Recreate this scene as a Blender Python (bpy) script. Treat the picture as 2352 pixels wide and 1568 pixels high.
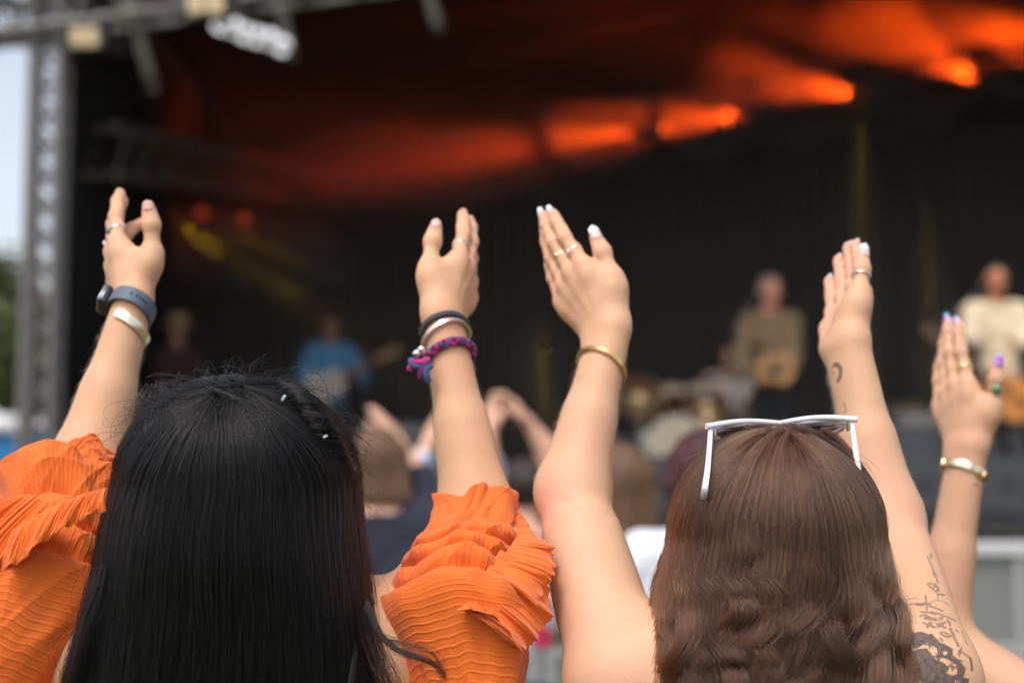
import bpy, bmesh, math, random
import numpy as np
from mathutils import Vector, Matrix
from concurrent.futures import ThreadPoolExecutor
import time
T0 = time.time()

sc = bpy.context.scene
for o in list(bpy.data.objects):
    bpy.data.objects.remove(o)
COL = sc.collection
rng = np.random.default_rng(7)
random.seed(7)
R = math.radians

# ------------------------------------------------------------------ camera
PITCH = R(5.2)
CAM = np.array([0.0, 0.0, 1.57])
cam_d = bpy.data.cameras.new("camera")
cam = bpy.data.objects.new("camera", cam_d)
COL.objects.link(cam)
cam.location = CAM
cam.rotation_euler = (R(90) + PITCH, 0, 0)
cam_d.lens = 50
cam_d.sensor_width = 36
cam_d.clip_start = 0.05
cam_d.clip_end = 600
cam_d.dof.use_dof = True
cam_d.dof.focus_distance = 1.385
cam_d.dof.aperture_fstop = 2.5
sc.camera = cam

# ------------------------------------------------------------------ sky, sun, exposure (bright overcast)
w = bpy.data.worlds.new("World")
sc.world = w
w.use_nodes = True
nt = w.node_tree
nt.nodes.clear()
sky = nt.nodes.new("ShaderNodeTexSky")
sky.sky_type = 'NISHITA'
sky.sun_disc = False
SUN_EL, SUN_AZ = R(58), R(205)
sky.sun_elevation = SUN_EL
sky.sun_rotation = SUN_AZ
sky.air_density = 1.0
sky.dust_density = 3.0
hs = nt.nodes.new("ShaderNodeHueSaturation")
hs.inputs['Saturation'].default_value = 0.45
hs.inputs['Value'].default_value = 1.12
bg = nt.nodes.new("ShaderNodeBackground")
bg.inputs['Strength'].default_value = 0.15
wo = nt.nodes.new("ShaderNodeOutputWorld")
nt.links.new(sky.outputs[0], hs.inputs['Color'])
nt.links.new(hs.outputs[0], bg.inputs['Color'])
nt.links.new(bg.outputs[0], wo.inputs['Surface'])

sun_d = bpy.data.lights.new("sun", 'SUN')
sun_d.energy = 1.4
sun_d.angle = R(14)
sun_d.color = (1.0, 0.95, 0.88)
sun = bpy.data.objects.new("sun", sun_d)
COL.objects.link(sun)
# direction towards the sun (behind the camera, a little to the left, high)
sdir = Vector((math.sin(SUN_AZ) * math.cos(SUN_EL), math.cos(SUN_AZ) * math.cos(SUN_EL), math.sin(SUN_EL)))
sun.rotation_euler = sdir.to_track_quat('Z', 'Y').to_euler()
sun.location = (0, 0, 12)

sc.view_settings.view_transform = 'Standard'
sc.view_settings.look = 'None'
sc.view_settings.exposure = 0.46
sc.view_settings.gamma = 1.0
sc.render.engine = 'CYCLES'
sc.cycles.use_denoising = True
sc.cycles.max_bounces = 5
sc.cycles.use_adaptive_sampling = True
sc.cycles.adaptive_threshold = 0.05
sc.cycles.transparent_max_bounces = 24
sc.cycles.volume_bounces = 0
sc.cycles.volume_step_rate = 4
sc.cycles.sample_clamp_indirect = 4.0

# ------------------------------------------------------------------ picture -> place (metres)
FPX = 2352 * 50 / 36
CP, SP = math.cos(PITCH), math.sin(PITCH)


def P(x, y, d):
    """point of the place that stands d metres in front of the lens plane, seen at (x, y) of the photograph"""
    rx, ry = (x - 1176) / FPX, (784 - y) / FPX
    v = np.array([rx, CP - ry * SP, SP + ry * CP])
    return CAM + v * (d / v[1])


def A(*v):
    return np.array(v, dtype=np.float64)


def nrm(v):
    v = np.asarray(v, dtype=np.float64)
    return v / (np.linalg.norm(v) + 1e-12)


# ------------------------------------------------------------------ objects and labels
def link(o, parent=None):
    COL.objects.link(o)
    if parent is not None:
        o.parent = parent
    return o


def tag(o, label=None, cat=None, group=None, kind=None):
    if label:
        o["label"] = label
    if cat:
        o["category"] = cat
    if group:
        o["group"] = group
    if kind:
        o["kind"] = kind
    return o


def empty(name, loc=(0, 0, 0)):
    o = bpy.data.objects.new(name, None)
    o.empty_display_size = 0.1
    o.location = loc
    COL.objects.link(o)
    return o


def fix_parent(ch, parent):
    """keep world-space mesh coordinates although the parent Empty stands elsewhere"""
    ch.parent = parent
    off = Vector((0, 0, 0))
    p = parent
    while p is not None:
        off += p.location
        p = p.parent
    ch.location = ch.location - off
    return ch


def mesh_obj(name, verts, faces, mat=None, parent=None, smooth=True):
    me = bpy.data.meshes.new(name)
    me.from_pydata([tuple(map(float, v)) for v in verts], [], [tuple(map(int, f)) for f in faces])
    return finish(name, me, mat, parent, smooth)


def finish(name, me, mat, parent, smooth=True):
    if smooth:
        me.polygons.foreach_set("use_smooth", np.ones(len(me.polygons), dtype=bool))
    me.update()
    o = bpy.data.objects.new(name, me)
    COL.objects.link(o)
    if mat is not None:
        me.materials.append(mat)
    if parent is not None:
        fix_parent(o, parent)
    return o


def np_mesh(name, V, Q):
    """fast mesh from arrays, faces all the same size"""
    me = bpy.data.meshes.new(name)
    V = np.asarray(V, dtype=np.float32)
    Q = np.asarray(Q, dtype=np.int32)
    me.vertices.add(len(V))
    me.vertices.foreach_set("co", V.ravel())
    k = Q.shape[1]
    me.loops.add(Q.size)
    me.loops.foreach_set("vertex_index", Q.ravel())
    me.polygons.add(len(Q))
    me.polygons.foreach_set("loop_start", np.arange(0, Q.size, k, dtype=np.int32))
    me.update(calc_edges=True)
    me.validate()
    return me


class MB:
    """collects boxes, bars, tubes and lathes and links them as ONE mesh object"""

    def __init__(s):
        s.v, s.f = [], []

    def add(s, V, F):
        n = len(s.v)
        s.v += [tuple(map(float, v)) for v in V]
        s.f += [tuple(int(i) + n for i in f) for f in F]
        return s

    def box(s, c, size, rot=None, bev=0.0):
        bm = bmesh.new()
        bmesh.ops.create_cube(bm, size=1)
        for v in bm.verts:
            v.co = Vector((v.co.x * size[0], v.co.y * size[1], v.co.z * size[2]))
        if bev > 0:
            bmesh.ops.bevel(bm, geom=list(bm.edges), offset=bev, segments=2, affect='EDGES', profile=0.5)
        M = rot if rot is not None else Matrix.Identity(3)
        bm.verts.index_update()
        V = [M @ v.co + Vector(c) for v in bm.verts]
        F = [[v.index for v in f.verts] for f in bm.faces]
        bm.free()
        return s.add(V, F)

    def tube(s, pts, rad, n=10, cap=True, flat=None, closed=False):
        pts = [np.asarray(p, float) for p in pts]
        m = len(pts)
        rads = rad if hasattr(rad, '__len__') else [rad] * m
        V, F = [], []
        ref = None
        for i, p in enumerate(pts):
            if closed:
                t = nrm(pts[(i + 1) % m] - pts[i - 1])
            else:
                t = nrm(pts[min(i + 1, m - 1)] - pts[max(i - 1, 0)])
            if ref is None:
                ref = A(0, 0, 1) if abs(t[2]) < 0.9 else A(1, 0, 0)
            b = nrm(np.cross(t, ref))
            a = nrm(np.cross(b, t))
            ref = a
            for k in range(n):
                q = 2 * math.pi * k / n
                ca, sa = math.cos(q), math.sin(q)
                fa = 1.0 if flat is None else flat
                V.append(p + rads[i] * (ca * a * fa + sa * b))
        seg = m if closed else m - 1
        for i in range(seg):
            j = (i + 1) % m
            for k in range(n):
                l = (k + 1) % n
                F.append((i * n + k, i * n + l, j * n + l, j * n + k))
        if cap and not closed:
            F.append(tuple(range(n))[::-1])
            F.append(tuple((m - 1) * n + k for k in range(n)))
        return s.add(V, F)

    def lathe(s, prof, c, axis=(0, 0, 1), n=24):
        """prof: list of (radius, height along axis)"""
        ax = nrm(axis)
        ref = A(0, 0, 1) if abs(ax[2]) < 0.9 else A(1, 0, 0)
        b = nrm(np.cross(ax, ref))
        a = np.cross(b, ax)
        V, F = [], []
        for (r, h) in prof:
            for k in range(n):
                q = 2 * math.pi * k / n
                V.append(np.asarray(c) + ax * h + max(r, 1e-4) * (math.cos(q) * a + math.sin(q) * b))
        for i in range(len(prof) - 1):
            for k in range(n):
                l = (k + 1) % n
                F.append((i * n + k, i * n + l, (i + 1) * n + l, (i + 1) * n + k))
        F.append(tuple(range(n))[::-1])
        F.append(tuple((len(prof) - 1) * n + k for k in range(n)))
        return s.add(V, F)

    def build(s, name, mat, parent=None, smooth=False):
        o = mesh_obj(name, s.v, s.f, mat, parent, smooth)
        bm = bmesh.new()
        bm.from_mesh(o.data)
        bmesh.ops.recalc_face_normals(bm, faces=bm.faces)
        bm.to_mesh(o.data)
        bm.free()
        if smooth:
            try:
                o.data.set_sharp_from_angle(angle=R(40))
            except Exception:
                pass
        return o


# ------------------------------------------------------------------ materials
MATS = {}


def pbr(name, col, rough=0.5, metal=0.0, noise=0.0, nscale=8.0, bump=0.0, bscale=60.0, spec=None, sheen=0.0, trans=0.0,
        emit=None, estr=0.0, coat=0.0, sss=0.0, alpha=1.0):
    m = bpy.data.materials.new(name)
    m.use_nodes = True
    t = m.node_tree
    b = t.nodes["Principled BSDF"]
    b.inputs['Base Color'].default_value = (*col, 1)
    b.inputs['Roughness'].default_value = rough
    b.inputs['Metallic'].default_value = metal
    if spec is not None:
        b.inputs['Specular IOR Level'].default_value = spec
    if sheen:
        b.inputs['Sheen Weight'].default_value = sheen
    if trans:
        b.inputs['Transmission Weight'].default_value = trans
    if coat:
        b.inputs['Coat Weight'].default_value = coat
    if alpha < 1:
        b.inputs['Alpha'].default_value = alpha
    if sss:
        b.inputs['Subsurface Weight'].default_value = sss
        b.inputs['Subsurface Radius'].default_value = (1, .4, .2)
        b.inputs['Subsurface Scale'].default_value = 0.01
    if emit:
        b.inputs['Emission Color'].default_value = (*emit, 1)
        b.inputs['Emission Strength'].default_value = estr
    tc = t.nodes.new("ShaderNodeTexCoord")
    if noise > 0:
        n = t.nodes.new("ShaderNodeTexNoise")
        n.inputs['Scale'].default_value = nscale
        n.inputs['Detail'].default_value = 5
        t.links.new(tc.outputs['Object'], n.inputs['Vector'])
        mx = t.nodes.new("ShaderNodeMix")
        mx.data_type = 'RGBA'
        lo = tuple(c * (1 - noise) for c in col)
        hi = tuple(min(1, c * (1 + noise)) for c in col)
        mx.inputs[6].default_value = (*lo, 1)
        mx.inputs[7].default_value = (*hi, 1)
        t.links.new(n.outputs['Fac'], mx.inputs[0])
        t.links.new(mx.outputs[2], b.inputs['Base Color'])
    if bump > 0:
        n2 = t.nodes.new("ShaderNodeTexNoise")
        n2.inputs['Scale'].default_value = bscale
        n2.inputs['Detail'].default_value = 4
        t.links.new(tc.outputs['Object'], n2.inputs['Vector'])
        bp = t.nodes.new("ShaderNodeBump")
        bp.inputs['Strength'].default_value = bump
        bp.inputs['Distance'].default_value = 0.01
        t.links.new(n2.outputs['Fac'], bp.inputs['Height'])
        t.links.new(bp.outputs['Normal'], b.inputs['Normal'])
    MATS[name] = m
    return m


def skin_mat(name, base, flush_bounce, sss=0.06):
    """skin: mottled tone, pinker where the 'flush' attribute says so, ink where 'ink' does, fine pores"""
    m = bpy.data.materials.new(name)
    m.use_nodes = True
    t = m.node_tree
    b = t.nodes["Principled BSDF"]
    L = t.links.new
    tc = t.nodes.new("ShaderNodeTexCoord")
    n = t.nodes.new("ShaderNodeTexNoise")
    n.inputs['Scale'].default_value = 17
    n.inputs['Detail'].default_value = 8
    n.inputs['Roughness'].default_value = 0.62
    L(tc.outputs['Object'], n.inputs['Vector'])
    mx = t.nodes.new("ShaderNodeMix"); mx.data_type = 'RGBA'
    mx.inputs[6].default_value = (base[0] * 0.93, base[1] * 0.84, base[2] * 0.80, 1)
    mx.inputs[7].default_value = (base[0] * 1.07, base[1] * 1.12, base[2] * 1.14, 1)
    L(n.outputs['Fac'], mx.inputs[0])
    at = t.nodes.new("ShaderNodeAttribute"); at.attribute_name = "flush_bounce"
    nb = t.nodes.new("ShaderNodeTexNoise"); nb.inputs['Scale'].default_value = 9; nb.inputs['Detail'].default_value = 3
    L(tc.outputs['Object'], nb.inputs['Vector'])
    mr = t.nodes.new("ShaderNodeMapRange"); mr.inputs[1].default_value = 0.45; mr.inputs[2].default_value = 0.75
    mr.inputs[3].default_value = 0.0; mr.inputs[4].default_value = 0.38
    L(nb.outputs['Fac'], mr.inputs[0])
    fm = t.nodes.new("ShaderNodeMath"); fm.operation = 'MAXIMUM'
    L(at.outputs['Fac'], fm.inputs[0]); L(mr.outputs[0], fm.inputs[1])
    mx2 = t.nodes.new("ShaderNodeMix"); mx2.data_type = 'RGBA'
    L(fm.outputs[0], mx2.inputs[0])
    L(mx.outputs[2], mx2.inputs[6])
    mx2.inputs[7].default_value = (*flush_bounce, 1)
    # freckles and moles
    vo = t.nodes.new("ShaderNodeTexVoronoi"); vo.inputs['Scale'].default_value = 16
    L(tc.outputs['Object'], vo.inputs['Vector'])
    lt = t.nodes.new("ShaderNodeMath"); lt.operation = 'LESS_THAN'; lt.inputs[1].default_value = 0.022
    L(vo.outputs['Distance'], lt.inputs[0])
    ms = t.nodes.new("ShaderNodeMath"); ms.operation = 'MULTIPLY'; ms.inputs[1].default_value = 0.35
    L(lt.outputs[0], ms.inputs[0])
    mx3 = t.nodes.new("ShaderNodeMix"); mx3.data_type = 'RGBA'
    L(ms.outputs[0], mx3.inputs[0])
    L(mx2.outputs[2], mx3.inputs[6])
    mx3.inputs[7].default_value = (0.12, 0.05, 0.03, 1)
    ik = t.nodes.new("ShaderNodeAttribute"); ik.attribute_name = "ink"
    nk = t.nodes.new("ShaderNodeTexNoise"); nk.inputs['Scale'].default_value = 260; nk.inputs['Detail'].default_value = 3
    L(tc.outputs['Object'], nk.inputs['Vector'])
    mk = t.nodes.new("ShaderNodeMapRange"); mk.inputs[1].default_value = 0.3; mk.inputs[2].default_value = 0.7
    mk.inputs[3].default_value = 0.82; mk.inputs[4].default_value = 1.0
    L(nk.outputs['Fac'], mk.inputs[0])
    im = t.nodes.new("ShaderNodeMath"); im.operation = 'MULTIPLY'
    L(ik.outputs['Fac'], im.inputs[0]); L(mk.outputs[0], im.inputs[1])
    mx4 = t.nodes.new("ShaderNodeMix"); mx4.data_type = 'RGBA'
    L(im.outputs[0], mx4.inputs[0])
    L(mx3.outputs[2], mx4.inputs[6])
    mx4.inputs[7].default_value = (0.028, 0.032, 0.042, 1)
    L(mx4.outputs[2], b.inputs['Base Color'])
    b.inputs['Roughness'].default_value = 0.58
    b.inputs['Specular IOR Level'].default_value = 0.35
    b.inputs['Subsurface Weight'].default_value = sss
    b.inputs['Subsurface Radius'].default_value = (1, .38, .22)
    b.inputs['Subsurface Scale'].default_value = 0.008
    n2 = t.nodes.new("ShaderNodeTexVoronoi"); n2.inputs['Scale'].default_value = 420
    L(tc.outputs['Object'], n2.inputs['Vector'])
    n3 = t.nodes.new("ShaderNodeTexNoise"); n3.inputs['Scale'].default_value = 60; n3.inputs['Detail'].default_value = 4
    L(tc.outputs['Object'], n3.inputs['Vector'])
    ad = t.nodes.new("ShaderNodeMath"); ad.operation = 'MULTIPLY_ADD'; ad.inputs[1].default_value = 0.25
    L(n2.outputs['Distance'], ad.inputs[0]); L(n3.outputs['Fac'], ad.inputs[2])
    bp = t.nodes.new("ShaderNodeBump"); bp.inputs['Strength'].default_value = 0.22; bp.inputs['Distance'].default_value = 0.002
    L(ad.outputs[0], bp.inputs['Height'])
    L(bp.outputs['Normal'], b.inputs['Normal'])
    MATS[name] = m
    return m


def hair_mat(name, col, rough=0.35, var=0.35, ior=1.50):
    m = bpy.data.materials.new(name)
    m.use_nodes = True
    t = m.node_tree
    t.nodes.clear()
    out = t.nodes.new("ShaderNodeOutputMaterial")
    h = t.nodes.new("ShaderNodeBsdfHairPrincipled")
    h.parametrization = 'COLOR'
    h.inputs['Roughness'].default_value = rough
    h.inputs['Radial Roughness'].default_value = 0.5
    h.inputs['Random Roughness'].default_value = 0.3
    h.inputs['IOR'].default_value = ior
    inf = t.nodes.new("ShaderNodeHairInfo")
    ramp = t.nodes.new("ShaderNodeMix"); ramp.data_type = 'RGBA'
    ramp.inputs[6].default_value = (*[c * (1 - var) for c in col], 1)
    ramp.inputs[7].default_value = (*[c * (1 + var * 1.4) for c in col], 1)
    tn = t.nodes.new("ShaderNodeAttribute"); tn.attribute_name = "tone"
    av = t.nodes.new("ShaderNodeMath"); av.operation = 'MULTIPLY_ADD'; av.inputs[1].default_value = 0.45
    t.links.new(inf.outputs['Random'], av.inputs[0]); t.links.new(tn.outputs['Fac'], av.inputs[2])
    t.links.new(av.outputs[0], ramp.inputs[0])
    t.links.new(ramp.outputs[2], h.inputs['Color'])
    t.links.new(h.outputs[0], out.inputs['Surface'])
    MATS[name] = m
    return m


# ------------------------------------------------------------------ organic shapes: smooth unions meshed with surface nets
F32 = np.float32


class Cone:
    """tapered capsule; flat > 1 squeezes it along n"""

    def __init__(s, a, b, r1, r2, k=0.01, n=None, flat=1.0, bulge=0.0):
        s.a, s.b = np.asarray(a, F32), np.asarray(b, F32)
        s.r1, s.r2, s.k, s.flat, s.bulge = r1, r2, k, flat, bulge
        s.n = None if n is None else nrm(n).astype(F32)
        s.c = (s.a + s.b) / 2
        s.R = float(np.linalg.norm(s.b - s.a)) / 2 + max(r1, r2) + abs(bulge)

    def d(s, p):
        q = p - s.a
        if s.n is not None:
            q = q + np.outer(q @ s.n, s.n) * F32(s.flat - 1)
        ba = s.b - s.a
        if s.n is not None:
            ba = ba + s.n * (ba @ s.n) * (s.flat - 1)
        bb = float(ba @ ba) + 1e-12
        t = np.clip((q @ ba) / bb, 0, 1)
        q = q - t[:, None] * ba
        r = s.r1 + (s.r2 - s.r1) * t
        if s.bulge:
            r = r + s.bulge * np.sin(np.pi * t)
        return np.sqrt(np.einsum('ij,ij->i', q, q)) - r


class Ell:
    def __init__(s, c, r, k=0.01, rot=None):
        s.c = np.asarray(c, F32)
        s.r = np.asarray(r, F32)
        s.k = k
        s.R = float(max(r))
        s.rot = None if rot is None else np.asarray(rot, F32)

    def d(s, p):
        q = p - s.c
        if s.rot is not None:
            q = q @ s.rot
        a = q / s.r
        k0 = np.sqrt(np.einsum('ij,ij->i', a, a))
        b = a / s.r
        k1 = np.sqrt(np.einsum('ij,ij->i', b, b)) + 1e-9
        return k0 * (k0 - 1) / k1


def smin(a, b, k):
    h = np.maximum(k - np.abs(a - b), 0) / k
    return np.minimum(a, b) - h * h * (k * 0.25)


class Chain:
    """primitives blended one after another, each with its own k"""

    def __init__(s, prims, k=0.01, sub=False):
        s.prims, s.k = prims, k
        s.C = np.array([p.c for p in prims], F32)
        s.RR = np.array([p.R for p in prims], F32)
        s.KK = np.array([max(p.k, 0.02) for p in prims], F32)

    def bound(s, c):
        q = s.C - c
        return (np.sqrt((q * q).sum(1)) - s.RR).min()

    def d(s, p, c, rad):
        D = None
        z = s.C - c
        near = np.flatnonzero(np.sqrt((z * z).sum(1)) - s.RR <= rad + s.KK + 0.03)
        for i in near:
            q = s.prims[i]
            e = q.d(p)
            D = e if D is None else smin(D, e, q.k)
        return D


class Join:
    def __init__(s, kids, ks, inflate=0.0):
        s.kids, s.ks, s.inflate = kids, ks, inflate
        s.C = np.concatenate([k.C for k in kids])
        s.RR = np.concatenate([k.RR for k in kids])

    def bound(s, c):
        q = s.C - c
        return (np.sqrt((q * q).sum(1)) - s.RR).min()

    def d(s, p, c, rad):
        D = None
        for q, k in zip(s.kids, s.ks):
            if q.bound(c) > rad + 0.075 + s.inflate:
                continue
            e = q.d(p, c, rad)
            if e is None:
                continue
            D = e if D is None else smin(D, e, k)
        return D


def all_prims(node):
    if isinstance(node, Chain):
        return list(node.prims)
    r = []
    for k in node.kids:
        r += all_prims(k)
    return r


def isosurface(node, h, inflate=0.0, clip=None, disp=None):
    """surface nets in a narrow band found by halving cells; returns vertices, quads.
    clip(p) -> positive where the shape is cut away"""
    prims = all_prims(node)
    lo = np.min([p.c - p.R for p in prims], axis=0) - 0.02 - inflate
    hi = np.max([p.c + p.R for p in prims], axis=0) + 0.02 + inflate
    SB = max(0.06, 18 * h)
    nsb = np.ceil((hi - lo) / SB).astype(int) + 1

    def ev(pts):
        out = np.full(len(pts), 1.0, F32)
        g = np.clip(((pts - lo) / SB).astype(np.int64), 0, nsb - 1)
        key = (g[:, 0] * nsb[1] + g[:, 1]) * nsb[2] + g[:, 2]
        order = np.argsort(key, kind='stable')
        ks = key[order]
        st = np.flatnonzero(np.r_[True, ks[1:] != ks[:-1]])
        en = np.r_[st[1:], len(ks)]
        for a, b in zip(st, en):
            ii = order[a:b]
            q = pts[ii].astype(F32)
            c = (lo + (g[ii[0]] + 0.5) * SB).astype(F32)
            if node.bound(c) > SB * 0.87 + inflate + 0.05:
                continue
            D = node.d(q, c, SB * 0.87 + inflate)
            if D is not None:
                out[ii] = D
        out -= F32(inflate)
        if disp is not None:
            out += disp(pts).astype(F32)
        if clip is not None:
            out = np.maximum(out, clip(pts).astype(F32))
        return out

    n1 = np.ceil((hi - lo) / (8 * h)).astype(int)
    C = np.stack(np.meshgrid(*[np.arange(n) for n in n1], indexing='ij'), -1).reshape(-1, 3)
    D = ev(lo + (C + 0.5) * 8 * h)
    C = C[np.abs(D) < 8 * h * 0.87 * 1.35 + 0.002]
    for lev in (4, 2):
        sub = np.stack(np.meshgrid([0, 1], [0, 1], [0, 1], indexing='ij'), -1).reshape(-1, 3)
        C = (C[:, None, :] * 2 + sub[None]).reshape(-1, 3)
        D = ev(lo + (C + 0.5) * lev * h)
        C = C[np.abs(D) < lev * h * 0.87 * 1.35 + 0.0004]
    N = n1 * 8 + 3
    ST = np.array([1, N[0], N[0] * N[1]], dtype=np.int64)
    C = C * 2
    s27 = np.stack(np.meshgrid([0, 1, 2], [0, 1, 2], [0, 1, 2], indexing='ij'), -1).reshape(-1, 3)
    sk = np.unique(((C[:, None, :] + s27[None]).reshape(-1, 3) + 1) @ ST)
    ijk = np.stack([sk % N[0], (sk // N[0]) % N[1], sk // (N[0] * N[1])], 1) - 1
    SD = ev(lo + ijk * h)
    cells = ((C[:, None, :] + sub[None]).reshape(-1, 3))
    ck = np.sort((cells + 1) @ ST)
    corner = [np.array([x, y, z]) for x in (0, 1) for y in (0, 1) for z in (0, 1)]
    cv = np.stack([SD[np.searchsorted(sk, ck + c @ ST)] for c in corner], 1)
    neg = (cv < 0).sum(1)
    m = (neg > 0) & (neg < 8)
    ck, cv = ck[m], cv[m]
    acc = np.zeros((len(ck), 3))
    num = np.zeros(len(ck))
    for x in range(8):
        for y in range(x + 1, 8):
            df = corner[y] - corner[x]
            if np.abs(df).sum() != 1:
                continue
            d0, d1 = cv[:, x], cv[:, y]
            cr = (d0 < 0) != (d1 < 0)
            t = np.where(cr, d0 / np.where(cr, d0 - d1, 1), 0)
            acc += (corner[x] + t[:, None] * df) * cr[:, None]
            num += cr
    ijk = np.stack([ck % N[0], (ck // N[0]) % N[1], ck // (N[0] * N[1])], 1) - 1
    pos = lo + (ijk + acc / num[:, None]) * h
    quads = []
    for ax in range(3):
        nx = sk + ST[ax]
        j = np.clip(np.searchsorted(sk, nx), 0, len(sk) - 1)
        ok = sk[j] == nx
        a, b = SD < 0, (SD < 0)[j]
        e = np.flatnonzero(ok & (a != b))
        kk = sk[e]
        o1, o2 = ST[(ax + 1) % 3], ST[(ax + 2) % 3]
        q = np.stack([kk - o1 - o2, kk - o2, kk, kk - o1], 1)
        fl = a[e]
        q[~fl] = q[~fl][:, ::-1]
        quads.append(q)
    q = np.concatenate(quads)
    idx = np.clip(np.searchsorted(ck, q), 0, len(ck) - 1)
    ok = (ck[idx] == q).all(axis=1)
    return pos, idx[ok]


def relax(V, Q, it=2, lam=0.5):
    V = V.copy()
    n = len(V)
    E = np.concatenate([Q[:, [0, 1]], Q[:, [1, 2]], Q[:, [2, 3]], Q[:, [3, 0]]])
    deg = np.bincount(E.ravel(), minlength=n).astype(float)
    deg[deg == 0] = 1
    for _ in range(it):
        for l in (lam, -lam * 1.03):
            S = np.zeros_like(V)
            for a in range(3):
                S[:, a] = np.bincount(E[:, 0], weights=V[E[:, 1], a], minlength=n) + np.bincount(E[:, 1], weights=V[E[:, 0], a], minlength=n)
            V += l * (S / deg[:, None] - V)
    return V


def organic(name, node, h, mat, parent, inflate=0.0, clip=None, disp=None, it=2):
    V, Q = isosurface(node, h, inflate, clip, disp=disp)
    V = relax(V, Q, it)
    me = np_mesh(name, V, Q)
    return finish(name, me, mat, parent)


def set_attr(o, name, vals):
    a = o.data.attributes.new(name, 'FLOAT', 'POINT')
    a.data.foreach_set("value", np.asarray(vals, F32))


def verts_of(o):
    v = np.empty(len(o.data.vertices) * 3, F32)
    o.data.vertices.foreach_get("co", v)
    return v.reshape(-1, 3)
# ------------------------------------------------------------------ hands and arms
FING = {  # mcp: towards the thumb, along the palm, dorsal; phalanges; radii
    'index': (0.0235, 0.082, 0.000, (0.0425, 0.0260, 0.0175), (0.0086, 0.0077, 0.0069, 0.0056)),
    'middle': (0.0050, 0.085, 0.002, (0.0470, 0.0300, 0.0185), (0.0087, 0.0079, 0.0070, 0.0056)),
    'ring': (-0.0135, 0.080, 0.000, (0.0435, 0.0275, 0.0180), (0.0082, 0.0074, 0.0066, 0.0053)),
    'pinky': (-0.0300, 0.071, -0.003, (0.0340, 0.0205, 0.0165), (0.0074, 0.0066, 0.0059, 0.0049)),
}


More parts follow.
